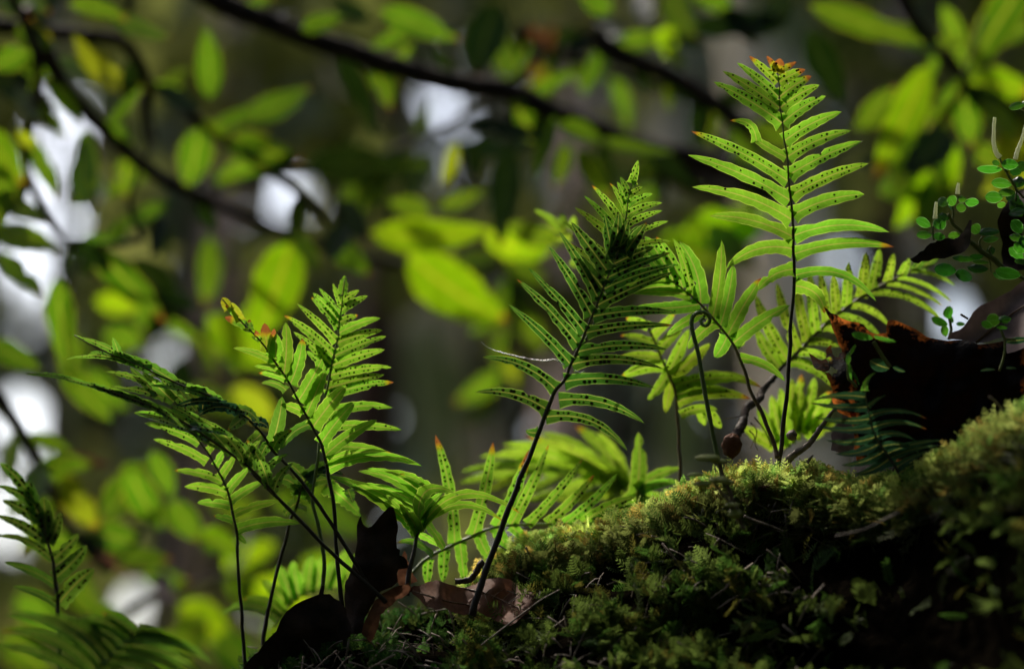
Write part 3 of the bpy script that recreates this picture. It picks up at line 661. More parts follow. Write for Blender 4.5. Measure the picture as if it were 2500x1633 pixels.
# arching fern going right, behind
ar = []
add(ar, Z3, [(905, 775, 770, 560, -.04, {'w': 15}), (945, 728, 765, 375, -.04, {'w': 15}), (990, 680, 880, 308, -.03, {}), (1045, 635, 985, 268, -.03, {}), (1100, 590, 1060, 235, -.02, {}), (1155, 525, 1120, 240, -.02, {}), (1205, 480, 1190, 262, 0, {}),
    (1260, 430, 1270, 198, 0, {}), (1330, 395, 1360, 148, 0, {}), (1405, 350, 1440, 128, 0, {}), (1480, 300, 1515, 150, 0, {'w': 11}), (1550, 265, 1600, 180, 0, {'w': 10}), (1620, 240, 1690, 160, 0, {'w': 10, 'mat': 'fern_shade'}), (1670, 225, 1760, 170, 0, {'w': 9, 'mat': 'fern_shade'})], 0)
add(ar, Z3, [(1600, 245, 1850, 330, .08, {'w': 5}), (1540, 285, 1830, 420, .08, {'w': 5}), (1480, 330, 1780, 440, .08, {'w': 6}), (1400, 385, 1780, 520, .12, {'w': 8, 'brown': .05}), (1290, 450, 1490, 545, .1, {'w': 8}), (1210, 495, 1440, 600, .1, {'w': 9}), (1150, 545, 1330, 640, .08, {'w': 10}),
    (1060, 625, 1220, 660, .06, {'w': 10}), (1000, 690, 1180, 730, .06, {'w': 10}), (960, 745, 1190, 880, .12, {'w': 12})], .08)
frond('yellowish spotted fern arching to the right behind the tall fern', S, c(Z3, [(800, 890), (880, 800), (960, 720), (1060, 620), (1180, 505), (1320, 400), (1480, 310), (1620, 240), (1730, 215)]), (1.68, 1.71), ar, 12.5, 'fern_yellow', 'stipe_brown', 11, 4, tilt=.15, sori=.85, sori_r=2.8, sori_gap=12, tip_pow=5, flare=.5, spread=.01)
# two rounded sunlit fronds low behind the twisted root
lo = []
add(lo, Z3, [(930, 1180, 900, 880, 0, {'w': 16}), (960, 1150, 1015, 805, 0, {'w': 16}), (1000, 1120, 1090, 820, 0, {'w': 16}), (900, 1200, 850, 920, 0, {'w': 16}), (1030, 1100, 1180, 900, .06, {'w': 18}), (1040, 1150, 1190, 980, .0, {'w': 16}), (880, 1180, 780, 980, .0, {'w': 15}), (870, 1200, 700, 1090, 0, {'w': 14}), (980, 1120, 960, 830, 0, {'w': 16}), (1080, 1140, 1200, 1060, 0, {'w': 12})], 0)
frond('bright blurred fern fan low behind the two big stalks', S, c(Z3, [(860, 1320), (900, 1250), (960, 1180), (1050, 1110), (1120, 1000)]), (1.72, 1.73), lo, 15, 'fern_yellow', 'stipe_brown', 6, 3, tilt=.2, sori=.7, sori_r=2.2, sori_gap=12, flare=.3, tip_pow=5)
# yellow fern low behind the middle
yl = []
add(yl, Z3, [(300, 800, 405, 560, 0, {'w': 17}), (310, 820, 520, 640, 0, {'w': 17}), (340, 870, 700, 830, .05, {'w': 15}), (345, 930, 640, 905, .08, {'w': 13}), (350, 960, 740, 940, .1, {'w': 15}), (360, 1030, 560, 1000, .1, {'w': 12}), (500, 1000, 580, 1100, 0, {'w': 13}), (460, 1000, 490, 1085, 0, {'w': 11}), (340, 900, 800, 880, .15, {'w': 13})], .05)
add(yl, Z3, [(275, 770, 30, 835, .1, {'w': 15}), (290, 800, 180, 945, -.05, {'w': 13}), (315, 840, 275, 1020, 0, {'w': 13}), (250, 720, 20, 720, .06, {'w': 12}), (220, 640, 30, 600, .06, {'w': 12}), (240, 680, 390, 520, .0, {'w': 13}), (210, 600, 330, 470, 0, {'w': 13}), (190, 540, 60, 500, 0, {'w': 11})], .05)
frond('yellow-green blurred fern on a brown stalk behind the middle fern', S, c(Z3, [(365, 1520), (358, 1400), (352, 1200), (330, 930), (290, 800), (235, 680), (180, 540), (140, 440)]), (1.675, 1.69), yl, 13, 'fern_yellow', 'stipe_brown', 12, 4, tilt=.4, sori=.3, sori_r=2.5, sori_gap=12, tip_pow=4, flare=.4)

# long fern lying behind the moss in the centre, leaflets upright
ce = []
add(ce, Z8, [(310, 1050, 178, 315, .04, {'brown': .14, 'w': 15, 'tip_pow': 5}), (450, 1005, 578, 362, -.02, {'brown': .12, 'w': 15}), (600, 960, 830, 410, -.03, {'brown': .3, 'w': 14}), (700, 935, 962, 380, -.02, {'brown': .04, 'w': 13}), (820, 932, 1195, 478, -.03, {'w': 12}), (950, 930, 1275, 590, -.03, {'w': 12}),
    (1080, 928, 1435, 580, -.04, {'w': 12}), (1190, 925, 1560, 740, .05, {'w': 14}), (1270, 925, 1620, 800, .05, {'w': 11})], 0)
add(ce, Z8, [(340, 1060, 380, 1330, 0, {'w': 15, 'sori': .4}), (470, 1010, 575, 1190, -.05, {'w': 15, 'sori': 0}), (600, 975, 700, 1120, -.05, {'w': 14, 'sori': 0}), (240, 1120, 230, 1330, 0, {'w': 14}), (150, 1180, 120, 1350, 0, {'w': 12}), (700, 950, 820, 1060, 0, {'w': 12, 'sori': 0})], 0)
frond('green fern with dotted upright leaflets and yellow tips, low behind the central moss', S, c(Z8, [(-40, 1310), (30, 1250), (150, 1150), (330, 1060), (560, 960), (750, 935), (950, 930), (1150, 925), (1300, 922)]), (1.655, 1.67), ce, 13, 'fern', 'stipe_green', 11, 4, tilt=.15, sori=.95, sori_r=3.2, sori_gap=15, tip_pow=4, flare=.6, spread=.004)
do = []
add(do, Z8, [(1490, 700, 1130, 250, .10, {'w': 30}), (1470, 690, 800, 320, .09, {'w': 28}), (1400, 640, 640, 380, .12, {'w': 27}), (1300, 600, 480, 470, .1, {'w': 26}), (1150, 570, 360, 570, .06, {'w': 25}), (1000, 550, 345, 650, .04, {'w': 22}), (1480, 690, 1300, 290, .12, {'w': 24}), (1380, 640, 900, 300, .1, {'w': 25}),
    (1430, 700, 1000, 760, -.04, {'w': 22}), (1300, 620, 800, 760, -.04, {'w': 22}), (1100, 580, 640, 740, -.04, {'w': 20}), (900, 560, 480, 720, 0, {'w': 20}), (1450, 700, 1300, 850, 0, {'w': 18})], .1)
frond('yellow-green blurred dome of fern leaflets behind the central moss', S, c(Z8, [(1560, 740), (1480, 690), (1350, 610), (1150, 560), (900, 530), (700, 540), (420, 600)]), (1.80, 1.84), do, 20, 'fern_yellow', 'stipe_green', 8, 4, tilt=.5, sori=.5, sori_r=2.5, sori_gap=14, tip_pow=3, wmul=.68, spread=.02)
fn = []
add(fn, Z8, [(1555, 745, 1580, 298, -.03, {'w': 19, 'tip_pow': 5}), (1580, 700, 1880, 545, .10, {'w': 14}), (1590, 720, 1870, 640, .08, {'w': 11}), (1600, 740, 1810, 765, .06, {'w': 11}), (1580, 760, 1640, 860, 0, {'w': 10}), (1575, 740, 1760, 830, .05, {'w': 8}), (1540, 760, 1300, 880, .1, {'w': 10})], 0)
frond('small green fern with one upright oval leaflet behind the moss crest', S, c(Z8, [(1600, 900), (1585, 820), (1570, 745), (1575, 690)]), (1.71, 1.71), fn, 13, 'fern', 'stipe_brown', 7, 4, tilt=.15, sori=.5, sori_r=2, sori_gap=12, tip_pow=4)

# end-on drooping fern in the centre left
dr = []
add(dr, Z7, [(1350, 470, 1115, 165, .08, {'w': 12, 'dz': -.03}), (1355, 440, 1235, 235, .05, {'w': 17, 'dz': -.02}), (1380, 430, 1660, 170, .26, {'w': 17, 'dz': -.04}), (1390, 420, 2125, 315, .24, {'w': 13, 'dz': -.03}), (1400, 400, 2010, 380, .22, {'w': 11, 'dz': -.02}), (1340, 440, 640, 20, .10, {'w': 14, 'dz': .01}),
    (1400, 260, 880, 95, .08, {'w': 13}), (1420, 240, 930, 0, .10, {'w': 14}), (1440, 220, 1000, -20, .12, {'w': 13}), (1480, 200, 1120, 0, .12, {'w': 13}), (1490, 170, 1230, 20, .1, {'w': 12}), (1360, 330, 860, 60, .05, {'w': 15}), (1330, 400, 880, 110, .05, {'w': 14}), (1560, 560, 1220, 250, .1, {'w': 11, 'dz': .03}), (1480, 610, 1210, 520, .1, {'w': 11, 'dz': .03}),
    (1400, 420, 1560, 150, .12, {'w': 13}), (1370, 440, 1560, 560, 0, {'w': 11, 'dz': .02})], .1)
frond('bright fern seen end-on, drooping leaflets spread like a star, beside the black standing leaf', S, c(Z7, [(1290, 900), (1305, 760), (1330, 600), (1350, 500), (1380, 430), (1420, 330), (1440, 230), (1480, 180)]), (1.60, 1.62), dr, 13, 'fern', 'stipe', 15, 4, tilt=.5, tip_pow=2.2, flare=.1, spread=.015, ripple=.1)

# left group
la = []
add(la, Z4, [(385, 560, 378, 385, 0, {'w': 15, 'brown': .55, 'brown_all': .12}), (410, 590, 440, 420, 0, {'w': 11, 'brown': .4}), (345, 490, 320, 430, 0, {'w': 8, 'brown': .7}), (455, 640, 450, 450, 0, {'w': 17}), (500, 700, 512, 378, -.03, {'w': 16}), (550, 775, 618, 482, -.04, {'w': 15, 'tip_pow': 5}),
    (590, 870, 742, 610, -.02, {'w': 17, 'tip_pow': 8}), (640, 960, 765, 675, 0, {'w': 16, 'tip_pow': 7}), (690, 1045, 895, 778, .02, {'w': 17, 'tip_pow': 6}), (735, 1150, 952, 880, .03, {'w': 17, 'tip_pow': 6}), (765, 1215, 1092, 997, .05, {'w': 15}), (790, 1305, 1375, 1290, .12, {'w': 12}), (770, 1260, 1200, 1215, .08, {'w': 10}),
    (440, 640, 180, 543, .07, {'w': 9}), (470, 690, 312, 660, .08, {'w': 8}), (490, 740, 340, 700, .06, {'w': 9}), (515, 810, 358, 765, .14, {'w': 10, 'mat': 'fern_shade'}), (260, 400, 125, 350, .02, {'w': 11, 'brown': .5}), (225, 370, 170, 255, 0, {'w': 12, 'brown_all': .2}), (150, 300, 110, 225, 0, {'w': 13, 'brown_all': .22}), (190, 340, 130, 270, 0, {'w': 6, 'brown': .3}),
    (300, 430, 280, 362, 0, {'w': 7, 'brown': .3}), (270, 400, 240, 355, 0, {'w': 6}), (290, 440, 240, 425, 0, {'w': 4}), (340, 510, 295, 468, 0, {'w': 4}), (655, 1040, 482, 1185, .12, {'w': 12, 'mat': 'fern_shade'}), (420, 1165, 490, 850, -.03, {'w': 17, 'mat': 'fern_shade', 'tip_pow': 5}), (610, 970, 480, 900, .06, {'w': 12})], 0)
frond('bright green fern with frayed brown-scorched tip, in front of the left group', S, c(Z7, [(845, 1330), (830, 1100), (790, 700), (760, 300), (720, 40)]) + c(Z4, [(775, 1290), (735, 1150), (690, 1060), (620, 930), (520, 745), (430, 610), (340, 485), (230, 380), (110, 235)]), (1.60, 1.595), la, 15, 'fern', 'stipe', 13, 3, tilt=.3, tip_pow=4, flare=.5)
lb = []
add(lb, Z4, [(855, 330, 722, 165, .03, {'w': 8}), (850, 370, 682, 195, .03, {'w': 10}), (845, 260, 810, 135, 0, {'w': 7}), (860, 200, 888, 85, 0, {'w': 11}), (845, 420, 672, 220, .02, {'w': 9}), (825, 495, 583, 262, .03, {'w': 10}), (808, 590, 497, 335, .05, {'w': 11}), (800, 640, 560, 440, .03, {'w': 10}),
    (872, 250, 978, 178, .02, {'w': 8.5}), (872, 310, 1032, 213, .03, {'w': 9}), (870, 385, 970, 335, .02, {'w': 9, 'brown': .15}), (862, 455, 1113, 355, .05, {'sori': .05}), (850, 525, 1125, 430, .04, {}), (840, 590, 1148, 470, .03, {}), (828, 655, 1140, 553, .03, {'w': 12}), (815, 725, 1183, 665, .04, {}), (800, 800, 1140, 710, .02, {'w': 12}),
    (790, 860, 1198, 760, .05, {'w': 13}), (780, 950, 1195, 920, .06, {'w': 12, 'sori': .5}), (770, 1040, 1248, 1062, .04, {'w': 11, 'sori': .3}), (790, 1170, 1180, 1215, .05, {'w': 11, 'sori': 0}), (780, 660, 700, 520, 0, {'w': 10}), (800, 690, 640, 560, 0, {'w': 9})], .03)
frond('upright spotted green fern standing behind the scorched one in the left group', S, c(Z7, [(650, 1000), (690, 700), (650, 420), (600, 200)]) + c(Z4, [(720, 1200), (745, 920), (780, 760), (815, 600), (845, 440), (868, 250), (885, 110)]), (1.625, 1.63), lb, 11, 'fern', 'stipe_green', 12, 2.5, tilt=.25, sori=.9, sori_r=2.4, sori_gap=13, tip_pow=3.5)
lc = []  # big dark arching frond, spotted undersides seen obliquely
add(lc, Z5, [(1700, 1050, 1560, 760, .06, {'w': 16}), (1620, 960, 1430, 720, .1, {'w': 15}), (1560, 930, 1260, 620, .08, {'w': 16}), (1460, 850, 1060, 535, .07, {'w': 17}), (1330, 760, 860, 590, .04, {'w': 12}), (1280, 700, 850, 515, .05, {'w': 15}), (1160, 640, 700, 480, .05, {'w': 13}), (1080, 600, 560, 420, .03, {'w': 12}), (940, 550, 480, 400, .03, {'w': 10}),
    (800, 500, 380, 370, .02, {'w': 9}), (650, 440, 300, 350, .02, {'w': 8}), (500, 400, 165, 345, .05, {'w': 7}), (1650, 1010, 1820, 850, .1, {'w': 14}), (1740, 1080, 1860, 900, .1, {'w': 13}), (1560, 920, 1650, 760, .1, {'w': 14}), (1200, 680, 1480, 740, .05, {'w': 13}), (1380, 810, 1180, 690, -.03, {'w': 11}), (1000, 570, 1170, 690, .03, {'w': 10})], .05)
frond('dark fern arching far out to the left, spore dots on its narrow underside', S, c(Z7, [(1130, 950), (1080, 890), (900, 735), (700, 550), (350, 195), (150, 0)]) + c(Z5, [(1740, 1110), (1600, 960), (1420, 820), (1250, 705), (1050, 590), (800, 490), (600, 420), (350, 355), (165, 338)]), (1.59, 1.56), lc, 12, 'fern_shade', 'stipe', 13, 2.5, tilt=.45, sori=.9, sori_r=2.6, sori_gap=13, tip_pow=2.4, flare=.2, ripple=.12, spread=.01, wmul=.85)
ld = []
add(ld, Z5, [(1340, 500, 930, 412, .03, {'w': 7}), (1300, 460, 870, 318, .05, {'w': 8}), (1280, 590, 1290, 408, 0, {'w': 15, 'mat': 'fern_blue', 'curl': .8}), (1430, 555, 1055, 590, .12, {'w': 10, 'mat': 'fern_blue'}), (1540, 610, 1240, 615, .2, {'w': 13, 'mat': 'fern_blue'}), (1250, 440, 940, 350, .04, {'w': 9}), (1100, 380, 740, 210, .04, {'w': 12}), (960, 320, 570, 205, .04, {'w': 12}),
    (850, 275, 460, 96, .03, {'w': 11}), (765, 215, 712, 112, .02, {'w': 10}), (800, 270, 418, 252, .08, {'w': 9}), (930, 400, 670, 328, .05, {'w': 9}), (1040, 500, 700, 425, .05, {'w': 9}), (1000, 480, 820, 300, 0, {'w': 13}), (1100, 520, 900, 330, 0, {'w': 13}), (1180, 540, 1000, 350, 0, {'w': 13}), (1240, 580, 1100, 400, 0, {'w': 14}), (1180, 450, 1400, 520, .1, {'w': 12}),
    (1600, 650, 1700, 690, .2, {'w': 13, 'mat': 'fern_blue'}), (1480, 560, 1640, 660, .15, {'w': 12}), (1340, 500, 1420, 540, .1, {'w': 9}), (1560, 600, 1440, 700, 0, {'w': 15}), (1660, 720, 1530, 830, 0, {'w': 14}), (1700, 780, 1640, 880, 0, {'w': 15}), (1730, 820, 1850, 700, .1, {'w': 14})], .04)
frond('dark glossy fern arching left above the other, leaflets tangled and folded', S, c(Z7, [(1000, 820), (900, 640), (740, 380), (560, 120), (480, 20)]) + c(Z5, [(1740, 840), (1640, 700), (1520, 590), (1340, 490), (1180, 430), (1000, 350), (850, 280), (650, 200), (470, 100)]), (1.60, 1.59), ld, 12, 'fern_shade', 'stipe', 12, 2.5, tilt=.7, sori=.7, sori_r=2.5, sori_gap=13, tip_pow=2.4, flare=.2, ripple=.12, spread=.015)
le = []
add(le, Z5, [(1310, 900, 968, 756, .05, {'sori': .3}), (1250, 790, 910, 655, .05, {'sori': .6}), (1180, 690, 842, 590, .05, {'sori': .6}), (1390, 1020, 1105, 957, .07, {'sori': .3, 'w': 11}), (1420, 1100, 1165, 1055, .06, {'w': 12, 'sori': .3}), (1440, 1178, 1245, 1158, .05, {'w': 10}), (1462, 1272, 1352, 1242, .04, {'w': 9}),
    (1395, 990, 1490, 855, 0, {}), (1420, 1080, 1580, 930, .02, {}), (1450, 1150, 1680, 1020, .04, {'w': 11}), (1480, 1225, 1790, 1150, .06, {}), (1500, 1325, 1900, 1290, .07, {'w': 13}), (1490, 1370, 1560, 1420, .05, {'w': 7}), (1350, 920, 1420, 820, 0, {'w': 10}), (1300, 850, 1370, 760, 0, {'w': 10})], .05)
frond('mid green fern on a long thin stalk, leftmost stalk of the left group', S, c(Z6, [(1690, 1640), (1678, 1500), (1660, 1200), (1630, 760)]) + c(Z5, [(1500, 1390), (1470, 1230), (1430, 1070), (1345, 890), (1240, 740), (1150, 640)]), (1.63, 1.635), le, 10.5, 'fern', 'stipe', 11, 4, tilt=.25, sori=0, sori_r=2.3, sori_gap=12, tip_pow=4, flare=.4)
# extra stalks and dark curled leaflets in the left group
lg = []
add(lg, Z7, [(500, 180, 640, 60, .1, {'w': 15}), (470, 230, 400, 330, .1, {'w': 14, 'mat': 'fern_shade'}), (500, 170, 440, 110, .3, {'w': 13, 'mat': 'fern_shade'}), (520, 150, 300, 60, .2, {'w': 14, 'mat': 'fern_shade'}), (700, 100, 960, 330, .02, {'w': 17, 'dz': .04}), (540, 120, 800, 60, .1, {'w': 12, 'mat': 'fern_shade'}), (560, 110, 620, 280, .05, {'w': 12}),
    (480, 260, 560, 300, .2, {'w': 9}), (860, 130, 900, 230, 0, {'w': 11, 'mat': 'fern_shade'}), (540, 60, 760, -60, .1, {'w': 15, 'mat': 'fern_shade'}), (520, 60, 420, -60, .1, {'w': 15, 'mat': 'fern_shade'}), (590, 80, 840, 30, .2, {'w': 11, 'mat': 'fern_blue'})], .1)
frond('small dark fern with curled leaflets hidden low in the left group', S, c(Z7, [(240, 1330), (270, 1080), (340, 760), (420, 430), (480, 260), (520, 150), (560, 60)]), (1.645, 1.63), lg, 13, 'fern', 'stipe', 12, 5, tilt=.6, tip_pow=3, ripple=.15)

# bottom-left corner ferns
lh = []
add(lh, Z6, [(200, 370, 0, 135, .05, {'w': 13}), (250, 440, -20, 295, .08, {'w': 11}), (275, 560, 12, 395, .06, {'w': 12}), (305, 700, -30, 500, .07, {'w': 13}), (330, 800, -60, 640, .12, {'w': 8, 'dz': -.01}), (365, 990, 25, 828, .06, {'w': 10, 'sori': 0}), (385, 1110, 85, 985, .06, {'w': 9, 'sori': 0}),
    (270, 520, 200, 252, -.05, {'w': 20}), (320, 640, 300, 370, 0, {'w': 20}), (345, 680, 330, 395, -.02, {'w': 18}), (355, 700, 418, 478, -.04, {'w': 14}), (375, 800, 540, 622, -.04, {'w': 14}), (390, 930, 598, 702, -.03, {'w': 17}), (400, 1110, 648, 862, .04, {'w': 21, 'tip_pow': 5})], .05)
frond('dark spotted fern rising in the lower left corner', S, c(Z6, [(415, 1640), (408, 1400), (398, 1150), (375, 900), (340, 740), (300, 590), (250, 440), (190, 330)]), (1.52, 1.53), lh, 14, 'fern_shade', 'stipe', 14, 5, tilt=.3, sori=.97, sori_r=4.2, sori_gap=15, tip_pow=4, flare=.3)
li = []
add(li, Z6, [(930, 1310, 700, 1165, .06, {'w': 16}), (890, 1350, 560, 1200, .1, {'w': 18}), (850, 1390, 420, 1240, .12, {'w': 17}), (800, 1440, 380, 1190, .1, {'w': 17}), (750, 1490, 260, 1180, .12, {'w': 18}), (700, 1540, 30, 1180, .14, {'w': 17}), (660, 1580, 0, 1290, .12, {'w': 16}), (620, 1620, -40, 1400, .12, {'w': 16}),
    (950, 1290, 1160, 1340, .06, {'w': 11}), (930, 1320, 1360, 1440, .08, {'w': 12}), (890, 1360, 1460, 1520, .12, {'w': 13}), (850, 1400, 1400, 1600, .1, {'w': 14}), (800, 1450, 1340, 1640, .1, {'w': 14}), (750, 1500, 1200, 1660, .1, {'w': 14}), (700, 1550, 1000, 1680, .1, {'w': 14})], .1)
frond('blurred olive fern arching across the bottom left corner, nearest the camera', S, c(Z6, [(560, 1700), (650, 1590), (760, 1470), (860, 1370), (960, 1285)]), (1.42, 1.43), li, 14, 'fern_shade', 'stipe_green', 9, 4, tilt=.3, sori=.3, sori_r=3, sori_gap=15, tip_pow=3, flare=.2)
lj = []
add(lj, Z7, [(420, 990, 235, 795, .06, {'w': 16}), (450, 940, 345, 680, .05, {'w': 18}), (500, 910, 460, 650, 0, {'w': 18}), (560, 890, 600, 600, 0, {'w': 19}), (640, 870, 660, 620, 0, {'w': 17}), (700, 860, 760, 640, -.02, {'w': 17}), (760, 850, 850, 560, -.03, {'w': 18}), (820, 850, 930, 600, 0, {'w': 16}), (390, 1050, 100, 930, .15, {'w': 13}), (370, 1090, -60, 1040, .2, {'w': 12, 'mat': 'fern_shade'})], 0)
frond('pale blurred fern fan behind the black leaves at lower left', S, c(Z7, [(330, 1130), (400, 1030), (480, 930), (600, 870), (740, 850), (860, 850)]), (1.76, 1.78), lj, 16, 'fern', 'stipe_green', 7, 3, tilt=.15, tip_pow=4, flare=.4)

# dark teal fern hanging in the shade on the right
rk = []
add(rk, Z9, [(655, 832, 262, 858, .05, {}), (672, 912, 240, 880, -.04, {}), (690, 1000, 272, 988, -.05, {}), (700, 1070, 292, 1052, -.07, {'w': 13}), (722, 1140, 362, 1158, -.09, {'w': 14}), (742, 1200, 430, 1265, -.09, {'w': 16}), (782, 1262, 482, 1352, -.08, {'w': 17}), (832, 1320, 572, 1425, -.08, {'w': 17}),
    (700, 985, 1130, 1003, .12, {'w': 9}), (735, 1060, 1130, 1085, .12, {'w': 10}), (765, 1130, 1050, 1175, .13, {'w': 11}), (800, 1195, 1080, 1270, .14, {'w': 10}), (850, 1240, 1240, 1165, .05, {'w': 12}), (870, 1300, 1212, 1205, .05, {'w': 12}), (900, 1360, 1180, 1235, .04, {'w': 11}), (930, 1400, 1120, 1300, .02, {'w': 12}), (700, 900, 820, 820, .05, {'w': 7}), (655, 790, 740, 650, .15, {'w': 8, 'mat': 'fern_shade'})], 0)
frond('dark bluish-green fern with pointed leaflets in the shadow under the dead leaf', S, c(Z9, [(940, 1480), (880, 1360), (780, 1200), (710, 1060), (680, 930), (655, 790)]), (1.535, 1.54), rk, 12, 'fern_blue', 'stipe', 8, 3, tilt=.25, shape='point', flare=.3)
# ferns peeking between, far behind the dark tip of the middle fern
pk = []
add(pk, Z2, [(700, 540, 530, 420, .02, {'w': 9}), (720, 560, 600, 540, 0, {'w': 8}), (740, 520, 700, 450, 0, {'w': 9}), (770, 540, 780, 460, 0, {'w': 9}), (760, 600, 640, 600, 0, {'w': 9}), (790, 760, 750, 765, 0, {'w': 9})], 0)
frond('faint small yellow-green fern tip blurred left of the middle fern', S, c(Z2, [(1000, 900), (850, 700), (740, 560), (660, 480)]), (1.80, 1.80), pk, 9, 'fern_yellow', 'stipe_brown', 5, 3, tilt=.2)

# fiddlehead
def fiddlehead():
    zf = Z3; pts = [zf(*p) for p in [(600, 1420), (560, 1250), (548, 1200), (520, 1060), (490, 900), (455, 700), (430, 600), (418, 540), (424, 500), (445, 478), (478, 470), (505, 482), (518, 508), (510, 535), (492, 545), (474, 536), (468, 518), (478, 505), (490, 510)]]
    d = 1.585; W = [P(x, y, d + .0006 * i) for i, (x, y) in enumerate(pts)]
    root = empty('fiddlehead', W[0], 'young fern coiled into a spiral at the top of its hairy green stalk', 'fern shoot')
    n = 110; path = catmull(W, n); px = PX(d)
    V, F, A = tube_data(path, [(5.6 - 2.6 * (i / n) ** 2) * px for i in range(n)], 8, .2)
    obj('stalk', mesh_of('stalk', V, F, A), 'stipe_green', root)
    V = []; F = []
    for i in range(4, n - 1):
        for k in range(9 if i > 55 else 4):
            a = random.uniform(0, 6.28); o = Vector((math.cos(a), random.uniform(-.6, .6), math.sin(a))).normalized() * px
            p = path[i] + o * 4.5; e = path[i] + o * (random.uniform(7, 10) if i < 70 else 5.5); s = Vector((.6, 0, .6)) * px; b = len(V); V += [p - s, p + s, e]; F.append((b, b + 1, b + 2))
    obj('scales', mesh_of('scales', V, F), 'stipe_green', root)['kind'] = 'stuff'
fiddlehead()

# ------------------------------------------------------------------ dead leaves, drawn round their real outlines and curled in depth
def sheet(name, outline, dfun, mat, parent=None, step=14, curl_noise=.004, seed=0, holes=(), rimw=0):
    """outline in photo points; dfun(x, y) gives the distance along the view axis"""
    pts = [Vector(p) for p in outline]; m = len(pts)
    # roughen the edge
    rim = []
    for i in range(m):
        a, b = pts[i], pts[(i + 1) % m]; k = max(1, int((b - a).length / step)); nv = Vector((-(b - a).y, (b - a).x)).normalized()
        for j in range(k):
            q = a.lerp(b, j / k)
            if j: q = q + nv * (noise.noise(Vector((q.x * .05, q.y * .05, seed))) * 6)
            rim.append(q)
    n = len(rim); V = list(rim); E = [(i, (i + 1) % n) for i in range(n)]; Fc = [list(range(n))]
    def inside(q, poly):
        r = False; j = len(poly) - 1
        for i in range(len(poly)):
            if (poly[i].y > q.y) != (poly[j].y > q.y) and q.x < (poly[j].x - poly[i].x) * (q.y - poly[i].y) / (poly[j].y - poly[i].y) + poly[i].x: r = not r
            j = i
        return r
    xs = [p.x for p in rim]; ys = [p.y for p in rim]; y = min(ys)
    while y < max(ys):
        x = min(xs) + (step / 2 if int((y - min(ys)) / step) % 2 else 0)
        while x < max(xs):
            q = Vector((x + random.uniform(-2, 2), y + random.uniform(-2, 2)))
            if inside(q, rim) and min((q - r).length for r in rim) > step * .5: V.append(q)
            x += step
        y += step
    vo, eo, fo, *_ = delaunay_2d_cdt([Vector(v[:2]) for v in V], E, Fc, 1, 1e-4)
    W = []
    for q in vo:
        d = dfun(q.x, q.y) + curl_noise * noise.fractal(Vector((q.x * .012, q.y * .012, seed + 5)), 1, 2, 3)
        W.append(P(q.x, q.y, d))
    F = []
    for f in fo:
        cx = sum(vo[i].x for i in f) / len(f); cy = sum(vo[i].y for i in f) / len(f)
        if any(((cx - hx) / hr) ** 2 + ((cy - hy) / hs) ** 2 < 1 for hx, hy, hr, hs in holes): continue
        F.append(tuple(f))
    A = None
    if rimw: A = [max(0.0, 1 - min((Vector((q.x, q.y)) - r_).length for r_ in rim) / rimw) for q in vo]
    return obj(name, mesh_of(name, W, F, A, 'rim'), mat, parent)
def cz(z, pts): return [z(*p) for p in pts]
def dead(name, label, outline, dfun, mat, veins=(), **kw):
    x0 = sum(p[0] for p in outline) / len(outline); y0 = max(p[1] for p in outline)
    r = empty(name, P(x0, y0, dfun(x0, y0)), label, 'dead leaf')
    sheet('leaf_blade', outline, dfun, mat, r, **kw)
    for v in veins:
        pts, a, b = v
        W = [P(x, y, dfun(x, y) - .0012) for x, y in pts]; tube('leaf_vein', W, a * PX() * .5, b * PX() * .5, 'deadvein', r)
    return r
# big dark leaf on the right: shade in its colour, only the rim left to glow
top = cz(Z9, [(345, 150), (375, 172), (400, 200), (440, 212), (480, 240), (540, 262), (600, 270), (650, 290), (690, 340), (740, 362), (822, 352), (830, 262), (860, 250), (950, 280), (1050, 325), (1130, 383), (1230, 402), (1350, 405), (1450, 410), (1520, 437), (1620, 420), (1720, 398)])
band = cz(Z9, [(1720, 470), (1500, 500), (1300, 490), (1100, 450), (980, 420), (860, 420), (740, 440), (640, 420), (560, 470), (470, 430), (430, 350), (400, 262)])
def dbig(x, y):
    t = (y - 780) / 400; return 1.585 + .03 * math.sin((x - 2000) / 190) - .02 * max(0, t) + .04 * max(0, (2060 - x) / 60) * .2
o_big = cz(Z9, [(345, 150), (375, 172), (400, 200), (440, 212), (480, 240), (540, 262), (600, 270), (650, 290), (690, 340), (740, 362), (822, 352), (830, 262), (860, 250), (950, 280), (1050, 325), (1130, 383), (1230, 402), (1350, 405), (1450, 410), (1520, 437), (1620, 430), (1720, 410),
     (1880, 420), (1900, 900), (1700, 1010), (1500, 1180), (1300, 1340), (1120, 1340), (600, 1340), (560, 1010), (545, 820), (520, 700), (500, 560), (455, 430), (425, 350), (400, 262)])
T = NT('rim_lit_leaf');  # shade painted into the dark body, backlight kept to the rim
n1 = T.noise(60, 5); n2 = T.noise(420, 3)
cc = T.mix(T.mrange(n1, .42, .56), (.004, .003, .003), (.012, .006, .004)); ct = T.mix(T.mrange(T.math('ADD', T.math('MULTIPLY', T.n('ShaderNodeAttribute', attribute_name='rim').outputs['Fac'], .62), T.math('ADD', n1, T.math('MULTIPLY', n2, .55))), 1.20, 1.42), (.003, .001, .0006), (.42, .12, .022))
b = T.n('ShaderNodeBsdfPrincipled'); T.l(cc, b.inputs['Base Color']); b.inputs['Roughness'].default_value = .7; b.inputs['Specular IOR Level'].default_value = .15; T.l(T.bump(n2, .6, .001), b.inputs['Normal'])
tr = T.n('ShaderNodeBsdfTranslucent'); T.l(ct, tr.inputs[0]); ms = T.n('ShaderNodeMixShader'); ms.inputs[0].default_value = .5
